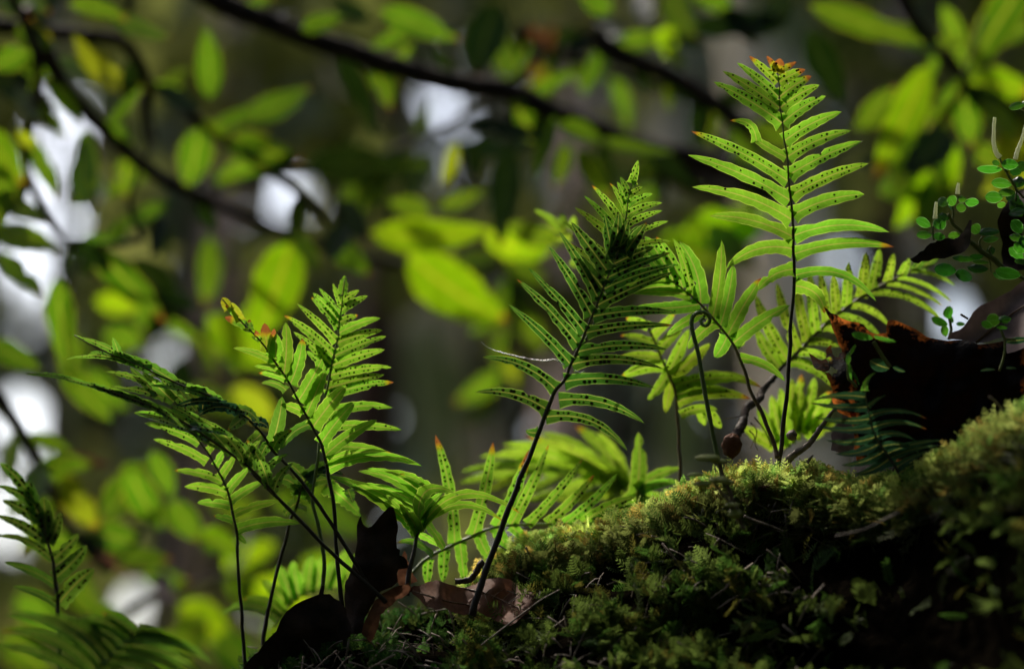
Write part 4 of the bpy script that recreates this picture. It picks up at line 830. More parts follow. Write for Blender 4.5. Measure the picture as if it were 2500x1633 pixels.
T.l(b.outputs[0], ms.inputs[1]); T.l(tr.outputs[0], ms.inputs[2]); T.l(ms.outputs[0], T.out.inputs[0]); M['rim_lit'] = T.m
dead('dead_leaf', 'large dark dead leaf with ragged rust-lit upper edge, draped over the hollow on the right', o_big, dbig, 'rim_lit', step=13, rimw=42, curl_noise=.011)
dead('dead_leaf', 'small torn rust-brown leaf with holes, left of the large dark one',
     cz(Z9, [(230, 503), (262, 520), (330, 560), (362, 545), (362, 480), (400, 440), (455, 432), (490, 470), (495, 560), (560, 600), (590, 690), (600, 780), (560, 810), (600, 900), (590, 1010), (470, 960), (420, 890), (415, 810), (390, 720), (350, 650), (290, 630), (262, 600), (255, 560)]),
     lambda x, y: 1.588 + .012 * math.sin(y / 40), 'rim_lit', step=8, rimw=48, holes=[(*Z9(440, 480), 13, 16), (*Z9(388, 553), 10, 6), (*Z9(410, 640), 12, 8)])
dead('dead_leaf', 'grey-brown curled leaf at the right edge above the large dark one',
     cz(Z10, [(320, 1345), (345, 1305), (400, 1288), (430, 1265), (470, 1210), (500, 1160), (545, 1120), (640, 1080), (720, 1035), (800, 980), (900, 920), (960, 1100), (900, 1400), (730, 1450), (700, 1340), (600, 1370), (520, 1378), (420, 1355)]),
     lambda x, y: 1.60 + .02 * math.sin((x + y) / 70), 'deadgrey', step=16, veins=[([Z10(515, 1375), Z10(640, 1270), Z10(760, 1180), Z10(900, 1090)], 7, 4)])
dead('dead_leaf', 'dark leaf silhouette with an upright stalk among the small round leaves',
     cz(Z10, [(60, 800), (110, 770), (155, 740), (200, 690), (260, 660), (330, 655), (400, 630), (430, 612), (440, 588), (455, 560), (470, 530), (488, 532), (482, 600), (478, 660), (468, 710), (440, 745), (380, 768), (300, 795), (220, 800), (120, 830)]),
     lambda x, y: 1.60 + .01 * math.sin(x / 30), 'deaddark', step=9)
dead('dead_leaf', 'dark leathery hanging leaf behind the round leaves at the right edge',
     cz(Z10, [(720, 430), (790, 330), (880, 300), (950, 500), (930, 850), (800, 880), (700, 855), (690, 760), (700, 690), (675, 600), (665, 530), (690, 470)]), lambda x, y: 1.64 + .01 * math.sin(y / 30), 'deaddark', step=12)
# lower left dead leaves
dead('dead_leaf', 'tall black leaf standing upright with a forked top, in silhouette',
     cz(Z7, [(960, 318), (958, 350), (972, 385), (1000, 408), (1032, 402), (1060, 370), (1100, 320), (1160, 258), (1190, 262), (1205, 300), (1217, 360), (1215, 470), (1218, 560), (1240, 570), (1236, 610), (1270, 620), (1290, 650), (1300, 700), (1230, 712), (1215, 740), (1225, 800), (1180, 840), (1100, 870), (1060, 920), (1030, 980), (985, 1060),
         (975, 1170), (870, 1190), (845, 1040), (835, 900), (845, 800), (890, 700), (920, 560), (925, 440), (940, 350)]), lambda x, y: 1.60 + .015 * ((x - 920) / 60) ** 2 * .3, 'deaddark', step=11)
dead('dead_leaf', 'black rounded rotting leaf hanging over the lower left end of the log',
     cz(Z7, [(80, 1500), (120, 1400), (180, 1330), (260, 1240), (340, 1160), (370, 1080), (410, 1020), (480, 965), (540, 935), (600, 912), (650, 892), (660, 850), (672, 830), (690, 832), (682, 890), (730, 890), (760, 920), (800, 940), (850, 1000), (880, 1100), (880, 1200), (760, 1270), (600, 1330), (480, 1500)]), lambda x, y: 1.575 + .02 * math.sin((x - 600) / 120), 'deaddark', step=13)
dead('dead_leaf', 'curled brown leaf lit warm along its lower edge, beside the stalk of the middle fern',
     cz(Z7, [(1310, 852), (1340, 830), (1400, 822), (1450, 800), (1500, 788), (1540, 800), (1600, 822), (1680, 842), (1760, 880), (1800, 930), (1820, 980), (1790, 1030), (1700, 1042), (1640, 1030), (1600, 1015), (1560, 988), (1530, 1000), (1500, 1010), (1440, 985), (1400, 955), (1365, 915), (1330, 890)]),
     lambda x, y: 1.585 + .00022 * (1480 - y) + .006 * math.sin(x / 22), 'deadbrown', step=8, veins=[([Z7(1320, 868), Z7(1450, 905), Z7(1600, 948), Z7(1720, 965), Z7(1800, 985)], 5, 4)])
vn = [([Z7(1680, 848), Z7(1760, 862), Z7(1850, 880), Z7(1950, 925), Z7(2050, 968), Z7(2140, 1003), Z7(2190, 1030)], 6, 3)]
for k in range(6):
    x = 1790 + k * 62; yb = 868 + (x - 1790) * .38; vn.append(([Z7(x, yb), Z7(x + 45, yb - 40), Z7(x + 85, yb - 62 - 3 * k)], 2.2, 1)); vn.append(([Z7(x, yb), Z7(x + 20, yb + 50), Z7(x + 30, yb + 92)], 2.2, 1))
dead('dead_leaf', 'broad dry brown leaf with a straight midrib, leaning against the moss',
     cz(Z7, [(1690, 848), (1740, 835), (1790, 820), (1840, 790), (1900, 778), (1980, 775), (2040, 785), (2090, 812), (2150, 850), (2200, 880), (2225, 920), (2230, 960), (2180, 1010), (2100, 1080), (2040, 1120), (1990, 1110), (1900, 1060), (1830, 1030), (1770, 1000), (1740, 960), (1720, 900)]),
     lambda x, y: 1.603 - .0003 * (y - 1430) + .004 * math.sin(x / 18 + y / 25), 'deadbrown', vn, step=8)
dead('dead_leaf', 'small upright brown leaf scrap right of the tall black leaf',
     cz(Z7, [(1225, 700), (1250, 640), (1270, 572), (1290, 640), (1320, 710), (1368, 800), (1310, 820), (1240, 840), (1215, 790)]), lambda x, y: 1.61, 'deadbrown', step=7)
dead('dead_leaf', 'dim brown leaf lying at the foot of the tall black leaf',
     cz(Z7, [(960, 1180), (985, 1080), (1040, 970), (1100, 890), (1200, 840), (1300, 810), (1330, 870), (1200, 950), (1100, 1040), (1060, 1180), (1020, 1240)]), lambda x, y: 1.595, 'deadbrown', step=9)
dead('dead_leaf', 'pale grey dead leaf standing in the moss below the torn rust leaf',
     cz(Z9, [(520, 940), (545, 960), (570, 1030), (600, 1100), (610, 1240), (560, 1290), (400, 1240), (400, 1120), (450, 1040), (490, 980)]), lambda x, y: 1.61, 'deadgrey', step=9)

# dark stump added to stand for the deep shade behind the big leaf
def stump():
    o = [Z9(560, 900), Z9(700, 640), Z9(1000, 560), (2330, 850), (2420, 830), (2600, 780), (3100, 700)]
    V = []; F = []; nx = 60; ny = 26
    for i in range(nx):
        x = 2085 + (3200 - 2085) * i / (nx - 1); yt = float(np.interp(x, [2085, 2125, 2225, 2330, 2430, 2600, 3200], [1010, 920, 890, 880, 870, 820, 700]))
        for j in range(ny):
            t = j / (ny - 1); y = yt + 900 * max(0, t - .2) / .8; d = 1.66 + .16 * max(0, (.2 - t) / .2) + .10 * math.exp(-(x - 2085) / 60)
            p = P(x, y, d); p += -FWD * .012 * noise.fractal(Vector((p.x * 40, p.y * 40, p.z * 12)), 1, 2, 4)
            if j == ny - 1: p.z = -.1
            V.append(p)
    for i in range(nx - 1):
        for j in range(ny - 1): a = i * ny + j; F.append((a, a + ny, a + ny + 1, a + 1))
    prop(obj('added_stump', mesh_of('added_stump', V, F), 'rot'), 'added black stump standing for the deep shade behind the large dark leaf', 'stump')
stump()

# twigs, roots and bits of wood on the log
def stick(name, label, zf, pts, d, w0, w1, mat, cat='twig', rough=.15):
    W = [P(*zf(*p), d if not isinstance(d, (list, tuple)) else d[0] + (d[1] - d[0]) * i / (len(pts) - 1)) for i, p in enumerate(pts)]
    return prop(tube(name, W, w0 * PX() * .5, w1 * PX() * .5, mat, None, n=len(pts) * 6, sides=9, rough=rough), label, cat)
stick('twig', 'thin brown twig crossing the broad dry leaf diagonally', Z7, [(1770, 1310), (1950, 1170), (2120, 1040), (2270, 930), (2400, 860)], 1.565, 5, 3, 'palewood')
stick('twig', 'short dark twig with a broken knobbly end, in front of the dotted leaflets', Z7, [(1640, 800), (1740, 790), (1790, 740), (1820, 680), (1850, 655)], 1.60, 14, 17, 'twig', rough=.5)
stick('root', 'thick black twisted root rising to the yellowish arching fern', Z3, [(630, 1200), (665, 1130), (700, 1060), (720, 990), (790, 940), (800, 900), (880, 810)], [1.63, 1.68], 27, 14, 'twig', 'root', rough=.5)
for k, (pts, lab) in enumerate([([(740, 1070), (770, 1110), (765, 1180), (780, 1220)], 'thin rootlet hanging in the light, nearest the thick black root'), ([(760, 1040), (800, 1090), (830, 1140), (850, 1200)], 'thin rootlet hanging in the light, longer and further right'),
        ([(700, 1030), (650, 1040), (590, 1050)], 'thin rootlet sticking out left from the black root'), ([(730, 1110), (760, 1150), (740, 1210)], 'shortest rootlet below the thick black root')]):
    stick('rootlet', lab, Z3, pts, 1.655, 3.5, 2, 'stipe_brown', 'root', rough=.3)
stick('stick', 'flat pale grey-brown stick leaning in the moss right of the tall fern stalk', Z3, [(925, 1300), (965, 1250), (1050, 1190), (1110, 1110), (1160, 1040), (1200, 990)], 1.595, 20, 7, 'palewood', rough=.3)
stick('stick', 'small grey splinter of wood in the moss below the pale stick', Z3, [(1045, 1290), (1060, 1265), (1078, 1245)], 1.59, 9, 4, 'palewood')
stick('twig', 'black stub of twig against the light at the right', Z9, [(1385, 210), (1410, 225), (1442, 245)], 1.60, 6, 5, 'twig')
stick('twig', 'thin pale twig hanging in front of the dark hollow at the right edge', Z9, [(1600, 830), (1660, 880), (1710, 950), (1755, 1010)], 1.50, 6, 3, 'palewood')
stick('twig', 'long dark slanting twig in the moss at the lower right', Z(1800, 1000, .407), [(590, 760), (760, 720), (880, 660), (975, 615)], 1.47, 6, 4, 'twig')
stick('stick', 'thin brown stick crossing behind the pale seedlings', Z11, [(1800, 465), (1880, 500), (2000, 540), (2080, 575)], 1.56, 7, 5, 'palewood')
def bud(label, zf, cx, cy, rx, ry, d, mat, seed):
    V = []; F = []; nu, nv = 18, 12; c = P(*zf(cx, cy), d); px = PX(d)
    for j in range(nv):
        th = math.pi * j / (nv - 1)
        for i in range(nu):
            a = 2 * math.pi * i / nu; r = 1 + .28 * noise.noise(Vector((math.cos(a) * 1.6, math.sin(a) * 1.6, th * 2 + seed))) + .12 * math.sin(5 * a + th * 3)
            V.append(c + RGT * math.sin(th) * math.cos(a) * rx * r * px + FWD * math.sin(th) * math.sin(a) * rx * r * px + UPV * math.cos(th) * ry * r * px)
    for j in range(nv - 1):
        for i in range(nu): a = j * nu + i; b = j * nu + (i + 1) % nu; F.append((a, b, b + nu, a + nu))
    return prop(obj('bud', mesh_of('bud', V, F), mat), label, 'bud')
bud('round reddish-brown scaly bud at the foot of the black root', Z3, 635, 1195, 24, 28, 1.60, 'deadbrown', 1)
bud('small knobbly brown bud right of the tall fern stalk', Z3, 962, 1138, 13, 12, 1.60, 'palewood', 4)
bud('small dark red knob in the moss below the tall fern', Z3, 818, 1420, 18, 9, 1.585, 'deadbrown', 9)

# pale seedlings, out of focus in front of the moss
def seedling(label, stem, caps, d):
    W = [P(*Z11(*p), d) for p in stem]; r = empty('seedling', W[0], label, 'seedling', 'pale seedlings in front of the moss')
    tube('stem', W, 6 * PX(), 3.5 * PX(), 'palewood', r, sides=8)
    for cx, cy, rx, ry in caps:
        V = []; F = []; n = 16; c = P(*Z11(cx, cy), d - .002); px = PX(d) * .3428
        for k, (s, z) in enumerate([(0, .9), (.55, .75), (.9, .3), (1, -.1), (.8, -.6), (0, -.9)]):
            for i in range(n):
                a = 2 * math.pi * i / n; V.append(c + RGT * math.cos(a) * rx * s * px * (1 + .08 * math.sin(3 * a)) + FWD * math.sin(a) * rx * s * px + UPV * z * ry * px)
        for k in range(5):
            for i in range(n): a = k * n + i; b = k * n + (i + 1) % n; F.append((a, b, b + n, a + n))
        obj('seed_leaf', mesh_of('seed_leaf', V, F), 'pale', r)
seedling('blurred pale seedling with a fat cream cap low on the crest', [(1800, 560), (1745, 460), (1690, 360), (1600, 250), (1560, 180)], [(1735, 450, 60, 38), (1715, 385, 55, 20), (1620, 208, 75, 32)], 1.50)
seedling('blurred pale seedling whose yellowish leaves stand highest on the crest', [(1760, 470), (1700, 300), (1660, 200), (1620, 100), (1580, 60)], [(1540, 50, 95, 28), (1620, 75, 60, 22), (1500, 235, 70, 18), (1450, 170, 60, 18), (1690, 225, 40, 20)], 1.515)

# ------------------------------------------------------------------ small round-leaved plants
def round_leaf(zf, sc, cx, cy, rx, ry, ang, d, mat, parent, tilt=.5):
    a = math.radians(ang); dx, dy = math.cos(a) * rx, math.sin(a) * rx
    b = P(*zf(cx - dx, cy - dy), d + random.uniform(-.004, .004)); t = P(*zf(cx + dx, cy + dy), d + random.uniform(-.004, .004))
    me = blade(b, t, ry * sc * PX(d) * 1.02, random.uniform(-.04, .04), tilted(-FWD, t - b, tilt * 1.3), fold=random.uniform(-.35, .1), shape='oval', ripple=.015, n=12, droop=.05)
    o = obj('leaf', me, mat, parent)
    return o
def creeper(label, zf, sc, stems, leaves, spikes=(), d=1.60, d_leaf=None):
    W0 = P(*zf(*stems[0][0][0]), d); r = empty('round_leaved_creeper', W0, label, 'plant', 'small round-leaved plants growing on the log')
    for pts, w0, w1 in stems:
        tube('stem', [P(*zf(*p), d + .002) for p in pts], w0 * PX(), w1 * PX(), 'pepstem', r, sides=8, rough=.15)
    for q in leaves:
        cx, cy, rx, ry, ang = q[:5]; dk = len(q) > 5 and q[5]
        round_leaf(zf, sc, cx, cy, rx, ry, ang, d - (.004 if not dk else -.004), 'pepdark' if dk == 1 else ('fern_blue' if dk == 2 else 'pep'), r)
    for pts, w in spikes:
        W = [P(*zf(*p), d - .003) for p in pts]; tube('flower_spike', W, w * .5 * PX(), w * .3 * PX(), 'spike', r, sides=10, rough=.2, n=26)
creeper('round-leaved creeper climbing at the far right edge, with two long pale flower spikes', Z10, .3538,
    [([(800, 330), (770, 270), (735, 215), (700, 150), (680, 100)], 3.5, 2.2), ([(735, 215), (725, 150), (740, 110)], 2, 1.5), ([(848, 380), (800, 330), (790, 400)], 3, 2), ([(700, 370), (745, 340)], 2, 2)],
    [(610, 178, 88, 32, 3), (750, 146, 60, 38, 5), (692, 282, 72, 36, 5), (728, 340, 58, 28, 0), (640, 372, 62, 42, 3), (812, 262, 48, 38, 8, 1), (655, 135, 28, 20, 20), (690, 425, 28, 25, 10), (800, 440, 75, 55, 60, 1), (770, 380, 55, 45, 30, 1), (830, 160, 40, 40, 30, 1), (790, 200, 40, 30, 10, 1)],
    [([(682, 100), (655, 62), (640, 0), (640, -90), (645, -178)], 13), ([(790, 110), (800, 60), (835, -30), (860, -130)], 12)], 1.60)
creeper('twig of round leaves reaching in from the right above the pale spikes', Z10, .3538, [([(900, -200), (850, -215), (800, -240)], 3, 2)], [(800, -258, 60, 28, -12), (870, -280, 40, 24, 0, 1)], (), 1.60)
creeper('round-leaved creeper standing left of the dark leaf silhouette, short pale spikes on top', Z10, .3538,
    [([(700, 860), (640, 800), (560, 750), (510, 705), (475, 680)], 7, 6), ([(475, 680), (430, 625), (395, 590), (355, 555), (325, 485)], 5, 4), ([(225, 670), (218, 610), (222, 560), (235, 480)], 2.5, 2), ([(355, 545), (360, 480), (345, 400)], 3, 2), ([(560, 750), (540, 690), (560, 640)], 3, 2), ([(640, 800), (610, 740), (620, 710)], 2.5, 2), ([(620, 890), (615, 830), (600, 780)], 2, 1.5)],
    [(290, 404, 40, 34, 20), (352, 396, 36, 38, 60), (488, 408, 48, 34, 5), (415, 442, 36, 32, 0), (420, 382, 32, 28, 0), (297, 505, 40, 34, 10, 1), (152, 550, 56, 34, 25), (160, 633, 54, 34, -5), (270, 553, 46, 46, -50), (265, 640, 42, 28, 10), (365, 636, 44, 26, -5), (515, 592, 36, 42, 50),
     (605, 613, 76, 34, -3, 1), (618, 660, 56, 26, -5), (620, 740, 28, 32, 60, 1), (430, 795, 80, 24, 5), (550, 820, 60, 16, 5), (305, 875, 78, 46, 5, 1), (432, 915, 60, 46, 10, 1), (530, 860, 75, 32, 5, 1), (680, 915, 50, 26, 20, 1), (520, 780, 50, 22, 0, 1), (345, 435, 40, 14, 60, 2)],
    [([(390, 350), (392, 310), (397, 275)], 12), ([(235, 520), (238, 460), (243, 405)], 12)], 1.605)
creeper('bright round leaves clustered against the dark hanging leaf, right edge', Z10, .3538, [([(848, 840), (855, 740), (850, 640), (848, 560)], 4, 3), ([(900, 960), (830, 925), (800, 900)], 5, 4)],
    [(797, 577, 56, 48, 50), (800, 650, 56, 30, 10), (822, 718, 48, 44, 30), (795, 757, 62, 38, 35), (825, 815, 44, 22, 5), (738, 892, 92, 42, 10), (860, 690, 50, 50, 0), (800, 480, 60, 34, -10, 1)], (), 1.585)
creeper('small round-leaved sprig behind the log, blurred against the pale gap', Z10, .3538, [([(330, 1350), (345, 1290), (340, 1240), (330, 1200)], 4, 3)], [(325, 1170, 42, 44, 80), (268, 1227, 60, 30, 25), (305, 1292, 40, 26, 80), (408, 1244, 30, 18, 0), (345, 1210, 30, 16, 60, 1)], (), 1.66)
creeper('sprig of three round leaves standing on the grey-brown curled leaf', Z10, .3538, [([(715, 1350), (700, 1310), (678, 1275)], 3, 2.5), ([(690, 1540), (715, 1440), (715, 1350)], 3, 3), ([(715, 1350), (790, 1350)], 2.5, 2)],
    [(592, 1250, 42, 26, 25), (637, 1224, 50, 46, 0), (716, 1215, 44, 34, -8), (695, 1270, 40, 16, 5), (800, 1360, 84, 24, -6, 2)], (), 1.57)
creeper('grey-green leaf pair on a pale stem in front of the large dark leaf', Z9, .3215, [([(850, 610), (800, 540), (755, 470), (722, 415)], 5, 4.5)],
    [(640, 372, 84, 28, 12), (810, 395, 92, 20, 14), (770, 590, 80, 48, 22, 2), (918, 626, 52, 16, 22, 2)], (), 1.55)
creeper('dark sprig low in the shadow of the large dark leaf at the right', Z9, .3215, [([(1680, 640), (1715, 520), (1720, 420), (1690, 340)], 3, 2.5)], [(1590, 635, 58, 12, -5, 2), (1770, 618, 42, 10, 3, 2)], (), 1.555)
creeper('narrow green curling shoot in front of the torn rust leaf', Z9, .3215, [([(595, 765), (560, 720), (535, 690), (528, 560), (560, 480), (590, 445)], 4, 3)], [(545, 640, 70, 17, 80), (535, 545, 50, 20, 95), (560, 480, 50, 12, -60), (590, 690, 60, 12, 65, 1)], (), 1.56)

# ------------------------------------------------------------------ dew on a spider thread
def dew(label, zf, pts, d, r0, r1, n):
    W = catmull([P(*zf(*p), d) for p in pts], n); root = empty('spider_thread', W[0], label, 'spider thread')
    tube('thread', [W[i] for i in range(0, n, max(1, n // 8))] + [W[-1]], .00006, .00006, 'web', root, sides=4)
    V = []; F = []
    for p in W:
        r = random.uniform(r0, r1) * PX(); b = len(V); c = p + Vector((random.gauss(0, .2), random.gauss(0, .5), random.gauss(0, .25))) * r
        for j in range(5):
            th = math.pi * j / 4
            for i in range(7): a = i / 7 * 6.283; V.append(c + Vector((math.sin(th) * math.cos(a), math.sin(th) * math.sin(a), math.cos(th))) * r)
        for j in range(4):
            for i in range(7): a = b + j * 7 + i; e = b + j * 7 + (i + 1) % 7; F.append((a, e, e + 7, a + 7))
    obj('droplets', mesh_of('droplets', V, F), 'dew', root)['kind'] = 'stuff'
dew('thread of tiny dew drops sagging from the left side of the dark middle fern', Z2, [(272, 1308), (340, 1328), (430, 1350), (520, 1368), (600, 1375), (660, 1368), (700, 1385), (722, 1408)], 1.568, .9, 2.5, 75)
dew('short row of dew drops under a right-hand leaflet of the dark middle fern', Z2, [(790, 1440), (815, 1450), (845, 1442)], 1.566, 1.6, 2.4, 10)
dew('few scattered dew drops left of the long dewy thread', Z2, [(195, 1255), (215, 1275), (235, 1290), (262, 1300)], 1.568, .8, 1.5, 9)

# ------------------------------------------------------------------ leafy branches behind, out of focus
BW = 1.5
def branch(label, main, d, w0, w1, leaves, sides=(), mat='bark', scale=1.0, cat='branch', extra=9):
    """display points (2380 wide); leaves: (bx, by, tx, ty, hw, material[, tilt[, dd]])"""
    dd = d if isinstance(d, (list, tuple)) else (d, d); dd = (dd[0] * scale, dd[1] * scale); n = len(main)
    W = [P(*ZD(*p), dd[0] + (dd[1] - dd[0]) * i / (n - 1)) for i, p in enumerate(main)]; dm = sum(dd) / 2
    r = empty('leafy_branch', W[0], label, cat, 'leafy branches of the tree behind the ferns')
    tube('stem', W, w0 * 1.05 * PX(dm) * .5 * BW, w1 * 1.05 * PX(dm) * .5 * BW, mat, r, n=n * 7, sides=10, rough=.25)
    for pts, a, b in sides: tube('twig', [P(*ZD(*p), dm) for p in pts], a * PX(dm) * .5 * BW, b * PX(dm) * .5 * BW, mat, r, sides=7, rough=.2)
    for q in leaves:
        bx, by, tx, ty, hw, m = q[:6]; tl = q[6] if len(q) > 6 and q[6] is not None else random.uniform(-.25, .25); ex = q[7] if len(q) > 7 else random.uniform(-.05, .05)
        x0, y0 = ZD(bx, by); x1, y1 = ZD(tx, ty); b = P(x0, y0, dm + ex); t = P(x1, y1, dm + ex + random.uniform(-.04, .04))
        nb = Matrix.Rotation(tl, 3, (t - b).normalized()) @ (-FWD)
        me = blade(b, t, hw * 1.05 * PX(dm), random.uniform(-.06, .06), nb, fold=.12, shape='leaf', ripple=.05, n=12, brown=random.choice([0, 0, .05, .12]), curl=random.uniform(-.3, .3))
        obj('leaf', me, m, r)
    path = catmull(W, 60)
    for k in range(extra):
        i = random.randint(2, 58); b = path[i]; tg = (path[i + 1] - path[i - 1]).normalized()
        a = random.choice([-1, 1]) * random.uniform(.5, 1.5); dr_ = Matrix.Rotation(a, 3, -FWD) @ tg; dr_ = (dr_ - UPV * .35 + FWD * random.uniform(-.3, .5)).normalized()
        L = random.uniform(80, 165) * 1.05 * PX(dm); nb = (-FWD + Vector((random.gauss(0, .5), 0, random.gauss(0, .5)))).normalized()
        rm = b + dr_ * L * .6 - CAM; dq = rm.dot(FWD); mx = 1250 + rm.x / (K * dq) * 2500; my = 816.5 - rm.dot(UPV) / (K * dq) * 2500
        if any(g[2] and ((mx - g[0]) / (g[2] + 35)) ** 2 + ((my - g[1]) / (g[3] + 35)) ** 2 < 1 for g in GAPS if g[0] > 320): continue
        obj('leaf', blade(b, b + dr_ * L, L * random.uniform(.17, .25), random.uniform(-.08, .08), nb, fold=.15, shape='leaf', ripple=.06, n=12, brown=random.choice([0, .1])), random.choice([Dk, Dk, Mi, Mi, Mi]), r)
L_, Mi, Dk, Ye = 'lime', 'mid', 'dark', 'yellow'
branch('long main branch crossing the top from upper left down to the right', [(440, -40), (520, 10), (600, 42), (700, 82), (820, 122), (900, 150), (1050, 190), (1180, 212), (1290, 262), (1400, 305), (1500, 345), (1620, 370), (1720, 410), (1850, 470)], (2.20, 2.25), 36, 30,
    [(1160, 10, 1110, 190, 62, Dk, .2), (880, 25, 1070, 95, 36, Mi), (1185, 335, 1160, 580, 42, Dk, .2), (780, 120, 870, 320, 30, Dk), (1205, 255, 1350, 165, 20, Mi), (1080, 290, 1270, 320, 24, Dk), (1400, 320, 1570, 355, 18, L_), (860, 40, 760, 10, 25, Dk), (1290, 270, 1240, 420, 22, Mi), (1300, 290, 1400, 330, 26, Mi), (1320, 330, 1290, 440, 20, Mi), (1340, 350, 1420, 470, 28, Mi),
     (1400, 330, 1420, 450, 26, Dk), (960, 60, 860, 110, 22, Mi), (560, 30, 640, -10, 20, Mi), (700, 70, 800, 40, 24, Mi), (960, 100, 900, 200, 16, Mi), (1050, 180, 1010, 100, 16, Dk), (1250, 240, 1180, 240, 14, Mi), (1060, 330, 1030, 430, 20, Ye), (1500, 350, 1620, 440, 26, Dk), (1100, 330, 1110, 420, 22, Dk)], [([(1180, 212), (1190, 280), (1185, 340)], 10, 7)])
branch('dark branch coming down from the left edge towards the middle', [(60, 20), (100, 110), (150, 200), (200, 260), (260, 320), (320, 375), (380, 420), (450, 452), (540, 490), (650, 540), (760, 575), (900, 610), (1100, 625)], (2.15, 2.35), 26, 14,
    [(680, 560, 600, 795, 66, L_, .1), (860, 540, 1145, 530, 46, L_, -.1), (950, 590, 1180, 745, 74, L_, .05), (400, 468, 235, 552, 22, Mi), (350, 400, 210, 470, 20, Mi), (215, 400, 212, 500, 34, Mi), (760, 560, 860, 640, 34, Mi), (1130, 540, 1240, 600, 40, L_), (1150, 600, 1060, 610, 26, Mi), (660, 540, 740, 640, 38, Mi), (800, 520, 760, 610, 34, Dk), (780, 470, 860, 560, 40, Dk),
     (200, 300, 225, 480, 34, Mi), (40, 120, 130, 180, 34, Mi), (1180, 520, 1330, 560, 30, Mi), (1200, 600, 1300, 520, 34, L_), (1000, 500, 900, 470, 30, Mi), (1020, 480, 1130, 440, 22, Mi)], [([(650, 540), (670, 550), (680, 565)], 8, 6), ([(780, 470), (790, 530), (760, 575)], 8, 6)])
branch('branch from the top left corner forking among leaves', [(-20, 55), (60, 70), (160, 78), (270, 92), (320, 140), (345, 195), (420, 245), (480, 300), (540, 345), (620, 395), (700, 455), (760, 520)], (2.2, 2.3), 22, 12,
    [(488, 230, 478, 62, 34, Mi, .0), (462, 298, 432, 438, 46, Mi, -.1), (560, 275, 725, 203, 37, Mi, -.1), (540, 312, 700, 372, 38, Mi, .1), (185, 180, 355, 212, 30, Ye), (210, 120, 280, 180, 22, Ye), (130, 140, 210, 200, 30, Mi), (370, 200, 470, 260, 26, Dk), (380, 190, 440, 160, 14, Mi), (500, 290, 600, 240, 22, Mi), (620, 360, 520, 330, 26, Mi), (700, 450, 690, 560, 26, Dk), (620, 400, 700, 360, 22, Dk)],
    [([(345, 195), (345, 260), (360, 330)], 12, 9), ([(270, 92), (290, 40), (310, -20)], 14, 12), ([(345, 195), (330, 240), (335, 300), (350, 350)], 10, 8)])
branch('thin dark twig rising to the right through the centre', [(450, 455), (540, 425), (640, 405), (760, 395), (880, 365), (980, 320), (1100, 255), (1210, 170), (1260, 120)], (2.5, 2.5), 13, 9,
    [(720, 385, 1010, 372, 46, Dk, .2), (960, 330, 1000, 230, 14, Mi), (1000, 372, 940, 480, 36, Mi), (900, 400, 830, 500, 38, Mi), (830, 410, 790, 520, 30, Mi), (880, 360, 760, 350, 26, Dk), (1060, 340, 1250, 330, 30, Dk)])
branch('crooked grey twig with rusty leaf scraps near the top centre', [(1200, 60), (1250, 100), (1300, 125), (1380, 155), (1460, 185), (1560, 215)], (2.6, 2.6), 22, 10,
    [(1245, 110, 1240, 60, 20, 'dead', .3), (1260, 130, 1290, 60, 16, 'dead'), (1240, 130, 1240, 190, 14, 'dead'), (1280, 150, 1220, 230, 14, Ye)], (), 'bark')
branch('dark drooping branch with hanging leaves at the upper right of centre', [(1380, 80), (1440, 130), (1520, 160), (1600, 200), (1700, 270), (1760, 330)], (2.35, 2.35), 36, 22,
    [(1600, 70, 1840, 45, 34, Dk), (1840, -10, 1730, 90, 40, Dk), (1540, 60, 1640, 110, 30, Dk), (1560, -20, 1620, 90, 40, Mi), (1480, -20, 1500, 60, 30, Dk), (1420, 30, 1340, -20, 30, Mi), (1560, 60, 1550, 140, 28, L_), (1700, 20, 1600, -20, 28, Mi), (1450, 90, 1380, 40, 24, Dk), (1520, 170, 1690, 260, 34, Dk), (1680, 20, 1760, 110, 30, Dk), (1590, 160, 1540, 90, 14, Mi)], ())
branch('pair of nearly bare twigs running down into the tall fern from the left', [(1480, 330), (1560, 380), (1640, 420), (1720, 450), (1800, 470)], (2.5, 2.5), 34, 14,
    [(1780, 515, 1520, 575, 52, L_, -.1), (1560, 560, 1700, 620, 46, L_, .1), (1480, 440, 1540, 330, 26, Mi), (1500, 420, 1400, 390, 22, Mi), (1540, 440, 1390, 520, 30, Mi), (1640, 520, 1760, 620, 40, Mi), (1700, 560, 1780, 500, 38, L_)], [([(1500, 390), (1620, 450), (1760, 520)], 18, 10)])
